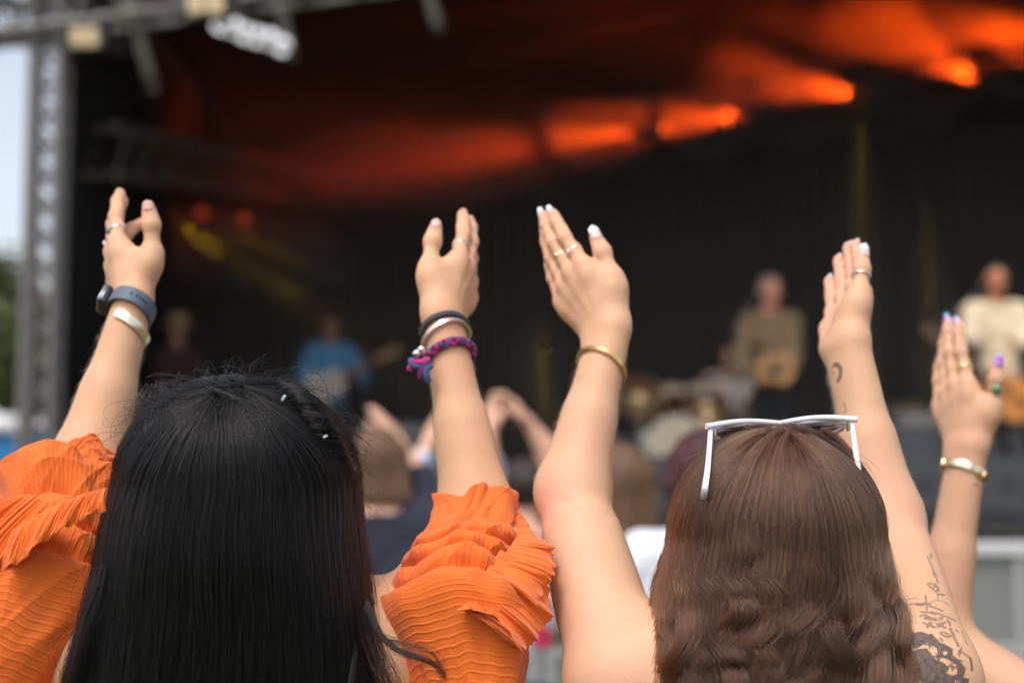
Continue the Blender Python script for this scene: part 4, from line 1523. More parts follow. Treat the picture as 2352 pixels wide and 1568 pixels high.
def band_on(node, c, ax, up, gap, thick, wide, n=96, arc=None):
    """flat band that follows the section of the arm"""
    pts, D, q = around(node, c, ax, up, n)
    rr_ = np.linalg.norm(pts - c, axis=1)
    for _ in range(6):
        rr_ = (np.roll(rr_, 1) + 2 * rr_ + np.roll(rr_, -1)) / 4
    ax = nrm(ax)
    V, F = [], []
    prof = [(-0.5, -1), (0.35, -1), (0.5, -0.85), (0.5, 0.85), (0.35, 1), (-0.5, 1)]
    sel = range(n) if arc is None else [i for i in range(n) if arc[0] <= q[i] <= arc[1]]
    k = len(prof)
    for i in sel:
        for (a, b) in prof:
            V.append(c + D[i] * (rr_[i] + gap + thick * (a + 0.5)) + ax * b * wide)
    m = len(list(sel))
    F = []
    for i in range(m if arc is None else m - 1):
        j = (i + 1) % m
        for x in range(k):
            F.append((i * k + x, i * k + (x + 1) % k, j * k + (x + 1) % k, j * k + x))
    if arc is not None:
        F += [tuple(range(k))[::-1], tuple((m - 1) * k + x for x in range(k))]
    mb = MB().add(V, F)
    mb.D, mb.r, mb.q, mb.c = D, rr_, q, c
    return mb


def top(name, mb, mat, label, cat, group=None, smooth=True):
    o = mb.build(name, mat, None, smooth)
    return tag(o, label, cat, group)


# smart watch and gold cuff on the left wrist of the woman in orange
f1 = nrm(W1L - E1L)
wu = A(0, -1, 0.2)
wc = W1L - f1 * 0.004
ax_w = nrm(f1 + A(0.12, 0.38, 0.0))
wat = empty("wrist_watch", tuple(wc))
tag(wat, "slate blue smart watch on the wrist of the woman in orange", "watch")
STRAP = pbr("slate_rubber", (0.10, 0.125, 0.165), 0.55, spec=0.4)
SCREEN = pbr("watch_glass", (0.30, 0.29, 0.36), 0.12, coat=1.0)
CASE = pbr("watch_case", (0.06, 0.06, 0.07), 0.3, 0.8)
mbw = band_on(node1, wc, ax_w, wu, 0.0006, 0.0026, 0.0092)
mbw.build("strap", STRAP, wat, True)
i0 = int(np.argmin([np.dot(d, A(-0.96, -0.28, 0)) * -1 for d in mbw.D]))
cd = mbw.D[i0]
cc = wc + cd * (mbw.r[i0] + 0.0065)
zz = nrm(ax_w); yy = nrm(np.cross(zz, cd)); 
RM = Matrix(((cd[0], yy[0], zz[0]), (cd[1], yy[1], zz[1]), (cd[2], yy[2], zz[2])))
MB().box(cc, (0.010, 0.032, 0.024), RM, 0.0035).build("case", CASE, wat, True)
MB().box(cc + cd * 0.0052, (0.0016, 0.028, 0.021), RM, 0.0007).build("screen", SCREEN, wat, True)
HOLE = pbr("strap_hole", (0.008, 0.008, 0.01), 0.9)
for a in range(5):
    i1 = int(np.argmin([np.linalg.norm(d - nrm(A(0.10 + 0.16 * a, -1, 0.1 - 0.05 * a))) for d in mbw.D]))
    hp = wc + mbw.D[i1] * (mbw.r[i1] + 0.0030)
    MB().lathe([(0.0, 0.0006), (0.0014, 0.0006), (0.0014, 0.0)], hp, mbw.D[i1], 10).build("strap_hole", HOLE, wat)
cfc = W1L - f1 * 0.026
pl = band_on(node1, cfc, nrm(f1 + A(0.42, 0.30, 0.0)), wu, 0.0016, 0.0016, 0.0054, arc=(R(70), R(292)))
IVG = pbr("brushed_pale_gold", (0.86, 0.78, 0.60), 0.32, 1.0, noise=0.05, nscale=200)
top("cuff_bracelet", pl, IVG, "pale gold open cuff just below the slate watch", "bracelet", "bracelets on raised wrists")

# right wrist of the woman in orange
f2 = nrm(W1R - E1R)
hb = W1R - f2 * 0.012
pl = band_on(node1, hb, nrm(f2 + A(-0.18, 0.35, 0)), wu, 0.0002, 0.0045, 0.0030)
DARKEL = pbr("dark_hair_tie", (0.045, 0.048, 0.055), 0.7, bump=0.4, bscale=400)
top("hair_tie", pl, DARKEL, "dark grey hair tie round the wrist above the silver bangle", "hair tie", "bracelets on raised wrists")
sv = W1R - f2 * 0.022
axs = nrm(f2 + A(-0.36, 0.38, 0))
bng = empty("bangle", tuple(sv))
tag(bng, "pale silver bangle with two ball ends above the braided bracelet", "bracelet", "bracelets on raised wrists")
band_on(node1, sv, axs, A(0, -1, 0), 0.0012, 0.0040, 0.0021, n=100).build("hoop", pbr("satin_silver", (0.85, 0.78, 0.68), 0.3, 1.0), bng, True)
for (px, py) in ((968, 803), (957, 812)):
    c0 = P(px, py, 1.552)
    MB().lathe([(0.0047 * math.sin(a), -0.0047 * math.cos(a)) for a in np.linspace(0.05, math.pi - 0.05, 12)], c0, (0, 0, 1), 18).build("ball_end", SILVER, bng, True)
# braided rope
bc = W1R - f2 * 0.046
brd = empty("braided_bracelet", tuple(bc))
tag(brd, "braided pink and blue rope bracelet with knotted ends", "bracelet", "bracelets on raised wrists")
axb = nrm(f2 + A(-0.26, 0.38, 0))
pts, D, q = around(node1, bc, axb, A(0, -1, 0), 160)
rb = np.linalg.norm(pts - bc, axis=1)
for _ in range(20):
    rb = (np.roll(rb, 1) + 2 * rb + np.roll(rb, -1)) / 4
CPK = pbr("rope_pink", (0.55, 0.03, 0.22), 0.8, noise=0.2, nscale=300, bump=0.6, bscale=500)
CBL = pbr("rope_blue", (0.045, 0.10, 0.26), 0.8, noise=0.2, nscale=300, bump=0.6, bscale=500)
CMG = pbr("rope_magenta", (0.16, 0.012, 0.09), 0.8, noise=0.2, nscale=300, bump=0.6, bscale=500)
for s_i, m_ in enumerate((CPK, CBL, CMG)):
    loop = []
    for i in range(160):
        t = q[i] * 9 + s_i * 2 * math.pi / 3
        loop.append(bc + D[i] * (rb[i] + 0.0042 + 0.0018 * math.cos(t * 2)) + axb * 0.0030 * math.sin(t))
    MB().tube(loop, 0.0030, 8, closed=True).build("cord", m_, brd, True)
kn = P(958, 838, 1.548)
for m_, pth in ((CPK, [(985, 825), (968, 832), (950, 832), (940, 848)]), (CBL, [(985, 832), (965, 842), (948, 836), (944, 826)]), (CMG, [(985, 838), (970, 848), (966, 862), (972, 872)]),
                (CBL, [(990, 840), (978, 850), (980, 866), (984, 876)])):
    MB().tube(catmull([P(x, y, 1.553 - 0.006 * math.sin(i)) for i, (x, y) in enumerate(pth)], 20), 0.0038, 8).build("cord_end", m_, brd, True)

# gold bangle of the woman with brown hair
f3 = nrm(W2L - E2L)
gb = W2L - f3 * 0.040
top("bangle", band_on(node2, gb, nrm(f3 + A(0.40, 0.40, 0)), A(0, -1, 0), 0.0012, 0.0030, 0.0026, n=100), GOLD, "plain gold bangle sliding down the long-nailed raised forearm", "bracelet", "bracelets on raised wrists")
# link bracelet of the third woman
f4 = nrm(W3L - E3L)
lb = W3L - f4 * 0.032
lk_ = empty("link_bracelet", tuple(lb))
tag(lk_, "gold link bracelet on the rightmost raised wrist", "bracelet", "bracelets on raised wrists")
pts, D, q = around(node3, lb, nrm(f4 + A(0.36, 0.30, 0)), A(0, -1, 0), 120)
axl = nrm(f4 + A(0.36, 0.30, 0))
rl = np.linalg.norm(pts - lb, axis=1)
for k in range(12):
    i = k * 10
    dd = nrm(D[(i + 5) % 120]); cpt = lb + D[(i + 5) % 120] * (rl[(i + 5) % 120] + 0.0026)
    tg = nrm(np.cross(axl, dd))
    RMk = Matrix(((tg[0], axl[0], dd[0]), (tg[1], axl[1], dd[1]), (tg[2], axl[2], dd[2])))
    MB().box(cpt, (0.0142, 0.0105, 0.0024), RMk, 0.0011).build("link", PGOLD if k % 4 else GOLD, lk_, True)
MB().lathe([(0.0001, -0.004), (0.003, -0.002), (0.0034, 0), (0.003, 0.002), (0.0001, 0.004)], P(2238, 1108, 1.855), (0, 0, 1), 12).build("charm", PGOLD, lk_, True)


def finger_ring(J, fg, t, mat, label, rad=0.0011, gem=None, wide=1.0, seg=0):
    mb, c, r0, d, sd, nn = ring_band("ring", J, fg, t, mat, None, rad, wide=wide, seg=seg)
    if gem is None:
        return tag(mb.build("finger_ring", mat, None, True), label, "ring", "rings on raised hands")
    e = empty("finger_ring", tuple(c))
    tag(e, label, "ring", "rings on raised hands")
    mb.build("hoop", mat, e, True)
    (size, gm, gd) = gem
    g = nrm(gd - d * np.dot(gd, d))
    gc = c + g * (r0 + size * 0.35)
    MB().lathe([(size * 0.02, size * 0.55), (size * 0.55, size * 0.42), (size * 0.92, size * 0.12), (size, -0.1 * size), (size * 0.8, -0.5 * size)], gc, g, 18).build("stone", gm, e, True)
    return e


finger_ring(J1L, 'index', 0.42, SILVER, "silver ring with violet stone on the index finger above the watch", 0.0016, (0.0042, GEMP, A(-1, -0.3, 0)))
finger_ring(J1L, 'middle', 0.30, SILVER, "silver ring on the middle finger above the watch", 0.0015, (0.0034, GEMW, A(-1, -0.2, 0)))
finger_ring(J1R, 'index', 0.45, SILVER, "thin silver ring on the index finger above the braided bracelet", 0.0011)
finger_ring(J2L, 'index', 0.50, PGOLD, "thin ring with small clear stone on the index finger above the gold bangle", 0.0009, (0.0026, GEMW, A(-0.8, -0.6, 0)))
finger_ring(J2L, 'middle', 0.55, PGOLD, "thin gold ring with pearl on the middle finger above the gold bangle", 0.0009, (0.0026, PGOLD, A(-0.7, -0.7, 0)))
finger_ring(J2R, 'thumb', 0.72, SILVER, "thin silver ring on the thumb of the tattooed arm", 0.0010, seg=1)
finger_ring(J3L, 'index', 0.50, GOLD, "plain gold ring on the index finger of the rightmost hand", 0.0014, None, 1.4)
finger_ring(J3L, 'thumb', 0.62, GOLD, "gold ring with large green stone on the rightmost thumb", 0.0013, (0.0062, GEMG, A(-0.1, -1, 0)), seg=1)
m_ = pbr("nail_iridescent", (0.3, 0.3, 0.6), 0.15, coat=1.0)
t_ = m_.node_tree
nz = t_.nodes.new("ShaderNodeTexNoise"); nz.inputs['Scale'].default_value = 160
rp = t_.nodes.new("ShaderNodeValToRGB")
rp.color_ramp.elements[0].color = (0.05, 0.45, 0.55, 1); rp.color_ramp.elements[0].position = 0.38
rp.color_ramp.elements[1].color = (0.55, 0.05, 0.40, 1); rp.color_ramp.elements[1].position = 0.62
e_ = rp.color_ramp.elements.new(0.5); e_.color = (0.36, 0.30, 0.75, 1)
tc_ = t_.nodes.new("ShaderNodeTexCoord")
t_.links.new(tc_.outputs['Object'], nz.inputs['Vector']); t_.links.new(nz.outputs['Fac'], rp.inputs[0]); t_.links.new(rp.outputs[0], t_.nodes["Principled BSDF"].inputs['Base Color'])
for f in ('index', 'middle', 'ring', 'pinky'):
    nail("fingernail", J3L, f, m_, body3, 0.0110, 0.0102, 0.005)
    nail("fingernail", J3R, f, m_, body3, 0.0110, 0.0102, 0.005)
nail("fingernail", J3L, 'thumb', m_, body3, 0.0135, 0.0130, 0.004)
nail("fingernail", J3R, 'thumb', m_, body3, 0.0135, 0.0130, 0.004)

# ------------------------------------------------------------------ white sunglasses pushed up on the hair
WHT = pbr("white_acetate", (0.66, 0.66, 0.74), 0.25, coat=0.5)
LENS = pbr("smoked_lens", (0.03, 0.03, 0.035), 0.05, coat=1.0, alpha=0.45)
HNG = pbr("hinge_metal", (0.35, 0.33, 0.28), 0.3, 1.0)
gl = empty("sunglasses", tuple(P(1795, 975, 1.42)))
tag(gl, "white plastic sunglasses pushed up on wavy brown hair", "sunglasses")
HL, HR = P(1628, 982, 1.415), P(1962, 966, 1.415)
GX = nrm(HR - HL)
GD = nrm(A(0.0, 0.93, -0.36))      # the lenses run forward and down from the brow bar
GN = np.cross(GX, GD)
gw = np.linalg.norm(HR - HL)
mbf = MB()
bar = []
for t in np.linspace(-0.02, 1.02, 60):
    c0 = HL + (HR - HL) * t
    k = abs(t - 0.5) * 2
    bow = 0.0034 * math.sin(math.pi * min(1, abs(t - 0.5) * 2)) + 0.0015
    c0 = c0 + A(0, 0.010 * (1 - k * k), 0) + A(0, 0, 1) * bow
    bar.append(c0)
mbf.tube(bar, [0.0025 + 0.0007 * abs(t - 0.5) * 2 for t in np.linspace(0, 1, 60)], 12)
fr = mbf.build("frame", WHT, gl, True)
for sgn in (-1, 1):
    cx = 0.5 + sgn * 0.265
    cen = HL + (HR - HL) * cx + A(0, 0.008, 0.002) + GD * 0.019
    loop, disk = [], []
    for q in np.linspace(0, 2 * math.pi, 49)[:-1]:
        c_, s_ = math.cos(q), math.sin(q)
        ex = math.copysign(abs(c_) ** 0.75, c_) * gw * 0.205
        ey = math.copysign(abs(s_) ** 0.8, s_) * 0.0185
        loop.append(cen + GX * ex + GD * ey)
    MB().tube(loop, 0.0021, 8, closed=True).build("rim", WHT, fr, True)
    V = [cen + GN * 0.0015] + [cen + (p - cen) * 0.99 for p in loop]
    V += [v - GN * 0.0016 for v in V]
    n_ = len(loop); F = []
    for i in range(n_):
        j = (i + 1) % n_
        F += [(0, 1 + i, 1 + j), (n_ + 1, n_ + 2 + j, n_ + 2 + i), (1 + i, n_ + 2 + i, n_ + 2 + j, 1 + j)]
    mesh_obj("lens", V, F, LENS, gl)
for (h0, pts_) in ((HL, [(1632, 990, 1.413), (1629, 1035, 1.392), (1625, 1080, 1.366), (1619, 1122, 1.347), (1616, 1146, 1.366)]), (HR, [(1957, 974, 1.413), (1962, 1010, 1.400), (1967, 1050, 1.390), (1972, 1090, 1.380), (1972, 1112, 1.396)])):
    pp = catmull([P(*p) for p in pts_], 24)
    pp[:, 0] += 0
    MB().tube(pp, [0.0024 + 0.0010 * i / 23 for i in range(24)], 10, flat=0.62).build("temple", WHT, gl, True)
    hc = pp[0] + (HR - HL) / gw * (0.0045 if h0 is HL else -0.0045) + A(0, -0.002, -0.002)
    MB().box(hc, (0.003, 0.004, 0.009), None, 0.0008).tube([hc + A(0, -0.003, 0.004), hc + A(0, -0.003, -0.004)], 0.0014, 8).build("hinge", HNG, gl, True)

# ------------------------------------------------------------------ tattoos: ink in the skin of the right arm
def to_px(V):
    q = V - CAM
    yv = q[:, 1] * CP + q[:, 2] * SP
    zv = -q[:, 1] * SP + q[:, 2] * CP
    return np.stack([1176 + FPX * q[:, 0] / yv, 784 - FPX * zv / yv], 1)


def refine(o, boxes, cuts=3):
    bm = bmesh.new()
    bm.from_mesh(o.data)
    loc = np.array(o.location)
    co = np.array([f.calc_center_median() for f in bm.faces]) - 0
    px = to_px(co)
    bm.faces.ensure_lookup_table()
    ed = set()
    m = np.zeros(len(co), bool)
    for (x0, y0, x1, y1) in boxes:
        m |= (px[:, 0] > x0) & (px[:, 0] < x1) & (px[:, 1] > y0) & (px[:, 1] < y1)
    m &= (co[:, 0] > 0.30) & (co[:, 1] < 1.72)
    for i in np.flatnonzero(m):
        ed.update(bm.faces[i].edges)
    bmesh.ops.subdivide_edges(bm, edges=list(ed), cuts=cuts, use_grid_fill=True)
    bm.to_mesh(o.data)
    bm.free()
    o.data.polygons.foreach_set("use_smooth", np.ones(len(o.data.polygons), dtype=bool))
    o.data.update()


refine(body2, [(2030, 1270, 2260, 1590), (1895, 815, 1960, 980), (1945, 1120, 1985, 1190)])
V2 = verts_of(body2)
px2 = to_px(V2)


def seg_d(p, pl_):
    d = np.full(len(p), 1e9)
    for a, b in zip(pl_[:-1], pl_[1:]):
        a, b = np.array(a, float), np.array(b, float)
        ba = b - a
        t = np.clip(((p - a) @ ba) / (ba @ ba + 1e-9), 0, 1)
        d = np.minimum(d, np.linalg.norm(p - a - t[:, None] * ba, axis=1))
    return d


def inside(p, poly):
    x, y = p[:, 0], p[:, 1]
    c = np.zeros(len(p), bool)
    n_ = len(poly)
    for i in range(n_):
        x0, y0 = poly[i]
        x1, y1 = poly[(i + 1) % n_]
        c ^= ((y0 > y) != (y1 > y)) & (x < (x1 - x0) * (y - y0) / ((y1 - y0) + 1e-9) + x0)
    return c


ink = np.zeros(len(V2))
sel = np.flatnonzero((px2[:, 0] > 1890) & (px2[:, 1] > 800) & (V2[:, 0] > 0.3) & (V2[:, 1] < 1.72))
q2 = px2[sel]
ik = np.zeros(len(sel))


def stroke(pl_, w_, a=0.85):
    global ik
    ik = np.maximum(ik, a * np.clip((w_ + 1.2 - seg_d(q2, pl_)) / 2.6, 0, 1))


def fill(poly, a=0.80):
    global ik
    ik = np.where(inside(q2, poly), np.maximum(ik, a), ik)


def hole(poly):
    global ik
    ik = np.where(inside(q2, poly), 0, ik)


def Z(pts_):
    """from the 1581-wide enlargement of the upper arm to picture coordinates"""
    k = 360 / 1581
    return [((2200 + x * k) * 0.91875, (1350 + y * k) * 0.9187) for (x, y) in pts_]


# big ornamental flower on the shoulder
fill(Z([(215, 1080), (300, 985), (380, 1010), (450, 1000), (560, 1035), (640, 1120), (700, 1130), (800, 1190), (800, 1260), (870, 1310), (925, 1400), (910, 1500), (980, 1520), (960, 1600), (200, 1600), (200, 1300)]), 0.92)
hole(Z([(230, 1100), (330, 1130), (400, 1190), (520, 1120), (620, 1180), (640, 1250), (600, 1290), (560, 1240), (510, 1180), (420, 1190), (360, 1215), (290, 1160)]))
hole(Z([(600, 1290), (680, 1280), (770, 1320), (840, 1370), (850, 1460), (790, 1490), (720, 1470), (760, 1400), (700, 1340), (620, 1310)]))
hole(Z([(690, 1220), (735, 1215), (740, 1250), (700, 1260)]))
hole(Z([(300, 1500), (420, 1530), (520, 1600), (300, 1600)]))
hole(Z([(820, 1530), (870, 1520), (880, 1580), (830, 1590)]))
hole(Z([(200, 1160), (330, 1240), (420, 1400), (300, 1380), (200, 1300)]))
for c_ in ((540, 1140), (365, 1150), (640, 1270), (790, 1380), (690, 1420)):
    x, y = c_
    stroke(Z([(x - 45, y), (x + 45, y + 10)]), 2.2); stroke(Z([(x, y - 40), (x + 5, y + 45)]), 2.0); stroke(Z([(x - 25, y - 25), (x + 25, y + 30)]), 1.6)
for pl_ in ([(560, 1040), (640, 1120), (660, 1210), (640, 1300)], [(850, 1320), (925, 1410), (900, 1500), (850, 1540)], [(720, 1470), (790, 1500), (860, 1490)]):
    stroke(Z(pl_), 4.0, 0.85)
# sprays of leaves and blossoms
for pl_, w_ in (([(250, 705), (380, 695), (480, 705)], 1.2), ([(400, 700), (470, 705)], 2.6), ([(500, 610), (510, 680), (515, 760)], 1.6), ([(480, 690), (545, 700)], 2.2),
                ([(540, 720), (620, 745), (690, 775)], 1.6), ([(450, 785), (560, 790), (660, 810), (760, 850), (830, 880)], 1.5), ([(560, 790), (610, 805)], 2.6),
                ([(440, 830), (500, 815), (560, 850), (630, 870)], 1.6), ([(500, 850), (610, 868)], 3.0), ([(650, 850), (690, 835), (680, 870), (650, 870)], 1.4),
                ([(480, 905), (540, 930), (610, 955)], 1.8), ([(520, 950), (560, 905)], 2.4), ([(540, 905), (580, 950)], 2.2), ([(620, 915), (720, 960)], 2.2), ([(640, 945), (710, 900)], 2.4), ([(660, 905), (700, 950)], 2.0),
                ([(670, 1010), (700, 1005), (780, 1050), (740, 1062), (690, 1040), (660, 1015)], 1.8), ([(660, 1075), (685, 1100)], 2.2),
                ([(740, 880), (760, 900), (770, 930)], 2.2), ([(770, 970), (800, 1020), (815, 1060)], 2.4), ([(835, 985), (850, 1000)], 1.8),
                ([(520, 180), (560, 260), (600, 370), (640, 470)], 1.3), ([(555, 150), (565, 190)], 1.8), ([(590, 360), (615, 385)], 2.0),
                ([(520, 480), (560, 470), (600, 500), (580, 540), (540, 500)], 1.5), ([(600, 480), (650, 540), (610, 560)], 2.0), ([(630, 560), (635, 640)], 1.0), ([(640, 590), (700, 600)], 1.8),
                ([(540, 690), (620, 655), (700, 670), (760, 720)], 0.8), ([(280, 650), (400, 630)], 0.7)):
    stroke(Z(pl_), w_ * 1.35, 0.66)
# the line of small handwriting that runs down the outer side
for (x, y) in ((815, 1075), (830, 1100), (845, 1130), (855, 1155)):
    stroke(Z([(x - 14, y - 8), (x + 6, y - 12), (x + 2, y + 10), (x + 18, y + 4)]), 1.2)
stroke(Z([(860, 1245), (865, 1205), (895, 1200), (890, 1235), (862, 1240), (900, 1170), (872, 1270)]), 1.4)
for (x, y) in ((915, 1235), (935, 1248), (955, 1262), (975, 1276)):
    stroke(Z([(x - 8, y + 6), (x - 2, y - 10), (x + 6, y + 8)]), 1.2)
stroke(Z([(880, 1315), (910, 1328)]), 1.8); stroke(Z([(990, 1290), (1005, 1350), (1010, 1420)]), 3.0); stroke(Z([(900, 1000), (930, 1080), (960, 1150)]), 2.0, 0.4)
# crescent on the forearm and two faint marks
fill([(1914, 833), (1926, 832), (1936, 845), (1934, 868), (1926, 880), (1920, 876), (1926, 862), (1926, 848), (1918, 842), (1910, 846)], 0.8)
stroke([(1910, 845), (1914, 860), (1920, 852)], 1.0, 0.4)
stroke([(1938, 925), (1942, 938), (1940, 950)], 2.2, 0.5)
stroke([(1957, 1150), (1966, 1170)], 2.2, 0.5)
ink[sel] = ik
set_attr(body2, "ink", ink)
if "flush_bounce" in body2.data.attributes:
    body2.data.attributes.remove(body2.data.attributes["flush_bounce"])
set_attr(body2, "flush_bounce", np.maximum(flush_of(V2, J2L, [(P(1262, 1160, 1.52), 0.035, 0.55), (P(1280, 1430, 1.40), 0.06, 0.35)]), flush_of(V2, J2R, [(P(2110, 1190, 1.53), 0.03, 0.45)])))  # elbow pinks are skin; the upper-arm spot paints red bounce off the orange sleeve
FUZZ = hair_mat("arm_down", (0.42, 0.28, 0.17), 0.4, 0.2)


def arm_down(body, parent, segs, n, seed):
    rg = np.random.default_rng(seed)
    V = verts_of(body)
    N = np.empty(len(V) * 3, F32)
    body.data.vertices.foreach_get("normal", N)
    N = N.reshape(-1, 3)
    out = []
    for (a, b) in segs:
        ba = b - a
        t = ((V - a) @ ba) / (ba @ ba)
        d = np.linalg.norm(V - a - t[:, None] * ba, axis=1)
        ii = np.flatnonzero((t > 0.05) & (t < 0.9) & (d < 0.055))
        ii = rg.choice(ii, n)
        f = -nrm(ba)
        side = nrm(np.cross(f, A(0, 1, 0)))
        L_ = rg.uniform(0.004, 0.010, (n, 1))
        dr = f + side * rg.normal(0, 0.35, (n, 1)) + rg.normal(0, 0.15, (n, 3))
        tt = np.linspace(0, 1, 5)
        out.append(np.stack([V[ii] + N[ii] * (0.0022 * math.sin(q * 2.2)) + dr * L_ * q for q in tt], 1))
    hair_curves("arm_hair", np.concatenate(out), 0.000045, FUZZ, parent)


arm_down(body1, body1, [(E1L, W1L), (E1R, W1R)], 1600, 1)
arm_down(body2, body2, [(E2L, W2L), (E2R, W2R)], 1800, 2)
print("T wear", time.time() - T0)
# ------------------------------------------------------------------ ground, sky side, stage
GRASS = pbr("trampled_grass", (0.085, 0.095, 0.035), 0.95, noise=0.45, nscale=3, bump=0.5, bscale=30)
g = mesh_obj("ground", [(-300, -100, 0), (300, -100, 0), (300, 400, 0), (-300, 400, 0)], [(0, 1, 2, 3)], GRASS)
tag(g, "trampled grass of the festival field", kind="structure")

BLACK = pbr("black_drape", (0.012, 0.0115, 0.012), 0.95, noise=0.3, nscale=2, bump=0.4, bscale=6)
DECK = pbr("stage_deck", (0.018, 0.018, 0.02), 0.7, noise=0.3, nscale=5)
ALU = pbr("aluminium", (0.20, 0.185, 0.18), 0.5, 0.5, noise=0.15, nscale=20)
ROOFM = pbr("roof_membrane", (0.015, 0.015, 0.018), 0.8, noise=0.2, nscale=1)
ZD = 1.30
YF, YB = 9.7, 17.5
XL, XR = -3.35, 9.0


def slab(name, c, size, mat, label=None, cat=None, kind=None, parent=None, bev=0.0):
    o = MB().box(c, size, None, bev).build(name, mat, parent)
    return tag(o, label, cat, kind=kind)


stage = empty("stage_platform", (2.8, YF, 0))
tag(stage, "raised black stage platform behind the crowd barrier", "stage")
MB().box((2.8, (YF + YB) / 2, ZD - 0.06), (12.4, YB - YF, 0.12), None, 0.01).build("deck", DECK, stage)
for i in range(12):   # skirt in hanging panels
    x = -3.3 + i * 1.03
    n_ = 24
    V, F = [], []
    for k in range(n_ + 1):
        xx = x + 1.0 * k / n_
        yy_ = YF - 0.02 + 0.025 * math.sin(k * 1.9 + i)
        V += [(xx, yy_, 0.02), (xx, yy_, ZD - 0.13)]
    for k in range(n_):
        F.append((2 * k, 2 * k + 2, 2 * k + 3, 2 * k + 1))
    mesh_obj("skirt_panel", V, F, BLACK, stage)


def drape(name, p0, p1, z0, z1, label, folds=40, depth=0.05, cat="curtain"):
    d = np.asarray(p1, float) - np.asarray(p0, float)
    n_ = folds * 6
    nr = np.array([-d[1], d[0]]) / np.linalg.norm(d)
    V, F = [], []
    for k in range(n_ + 1):
        t = k / n_
        c = np.asarray(p0) + d * t + nr * depth * (math.sin(t * folds * 2 * math.pi) * 0.5 + 0.3 * math.sin(t * folds * 3.3 + 1))
        V += [(c[0], c[1], z0), (c[0], c[1], z1)]
    for k in range(n_):
        F.append((2 * k, 2 * k + 2, 2 * k + 3, 2 * k + 1))
    o = mesh_obj(name, V, F, BLACK)
    solid(o, 0.01)
    return tag(o, label, cat)


drape("backdrop_curtain", (XL, YB), (XR, YB), ZD, 7.6, "tall black curtain across the back of the stage", 90)
drape("side_curtain", (XL + 0.1, YF + 0.55), (XL + 0.1, YB), ZD, 6.6, "black curtain closing the left side of the stage", 34)
drape("side_curtain", (XR, YF + 0.5), (XR, YB), ZD, 7.6, "black curtain closing the right side of the stage", 34)
# pitched roof
mb = MB()
zr = lambda x: 4.95 + 0.14 * (x - XL) if x < 2.8 else 4.95 + 0.14 * (2.8 - XL) - 0.14 * (x - 2.8)
V, F = [], []
for yy_ in (YF - 0.5, YB + 0.3):
    for x in (XL - 0.5, 2.8, XR + 0.5):
        V += [(x, yy_, zr(x) + 0.55), (x, yy_, zr(x) + 0.65)]
F = [(0, 2, 8, 6), (2, 4, 10, 8), (1, 7, 9, 3), (3, 9, 11, 5), (0, 1, 3, 2), (2, 3, 5, 4), (6, 8, 9, 7), (8, 10, 11, 9), (0, 6, 7, 1), (4, 5, 11, 10)]
roof = mesh_obj("stage_roof", V, F, ROOFM, None, False)
tag(roof, "dark pitched membrane roof over the stage", "roof")


def truss(name, a, b, w_, label, cat="truss", bays=None, rad=0.024, up=A(0, 0, 1), mat=None):
    """box truss: four chords with zigzag braces"""
    mat = mat or ALU
    a, b = np.asarray(a, float), np.asarray(b, float)
    t = nrm(b - a)
    s_ = nrm(np.cross(t, up)) if abs(np.dot(t, up)) < 0.95 else A(1, 0, 0)
    u_ = np.cross(s_, t)
    L_ = np.linalg.norm(b - a)
    e = empty(name, tuple(a))
    tag(e, label, cat)
    cs = [(s_ * i + u_ * j) * w_ / 2 for i, j in ((-1, -1), (1, -1), (1, 1), (-1, 1))]
    for c in cs:
        MB().tube([a + c, b + c], rad, 10).build("chord", mat, e, True)
    bays = bays or max(2, int(L_ / (w_ * 1.25)))
    for f in range(4):
        c0, c1 = cs[f], cs[(f + 1) % 4]
        mb = MB()
        for k in range(bays):
            p0, p1 = a + t * L_ * k / bays, a + t * L_ * (k + 1) / bays
            pm = (p0 + p1) / 2
            mb.tube([p0 + c0, pm + c1], rad * 0.5, 6, cap=False).tube([pm + c1, p1 + c0], rad * 0.5, 6, cap=False)
        o = mb.build("brace", mat, e, True)
    return e


TX = P(96, 800, YF - 0.1)[0]
truss("truss_tower", (TX, YF - 0.1, 0.0), (TX, YF - 0.1, 5.05), 0.19, "silver truss tower at the left corner of the stage", bays=24, rad=0.030)
ZT = P(100, 28, YF - 0.1)[2]
truss("roof_truss", (TX - 0.6, YF - 0.12, ZT - 0.08), (2.8, YF - 0.12, ZT + 0.14 * (2.8 - TX)), 0.30, "silver front roof truss sloping up from the left tower", rad=0.026)
truss("roof_truss", (TX - 0.7, YF - 0.4, ZT - 0.1), (TX + 0.1, YF + 1.6, ZT + 0.35), 0.26, "short silver truss crossing the top of the left tower")
DULL = pbr("dull_steel", (0.16, 0.14, 0.12), 0.55, 0.6)
truss("side_truss", P(215, 345, 10.4), P(760, 440, 16.8), 0.36, "dim truss running back along the left side curtain", mat=DULL)
truss("light_truss", P(1180, 300, 14.6), P(2600, 120, 13.6), 0.30, "dark truss that carries the orange stage lamps", mat=pbr("black_steel", (0.02, 0.02, 0.02), 0.6, 0.5))

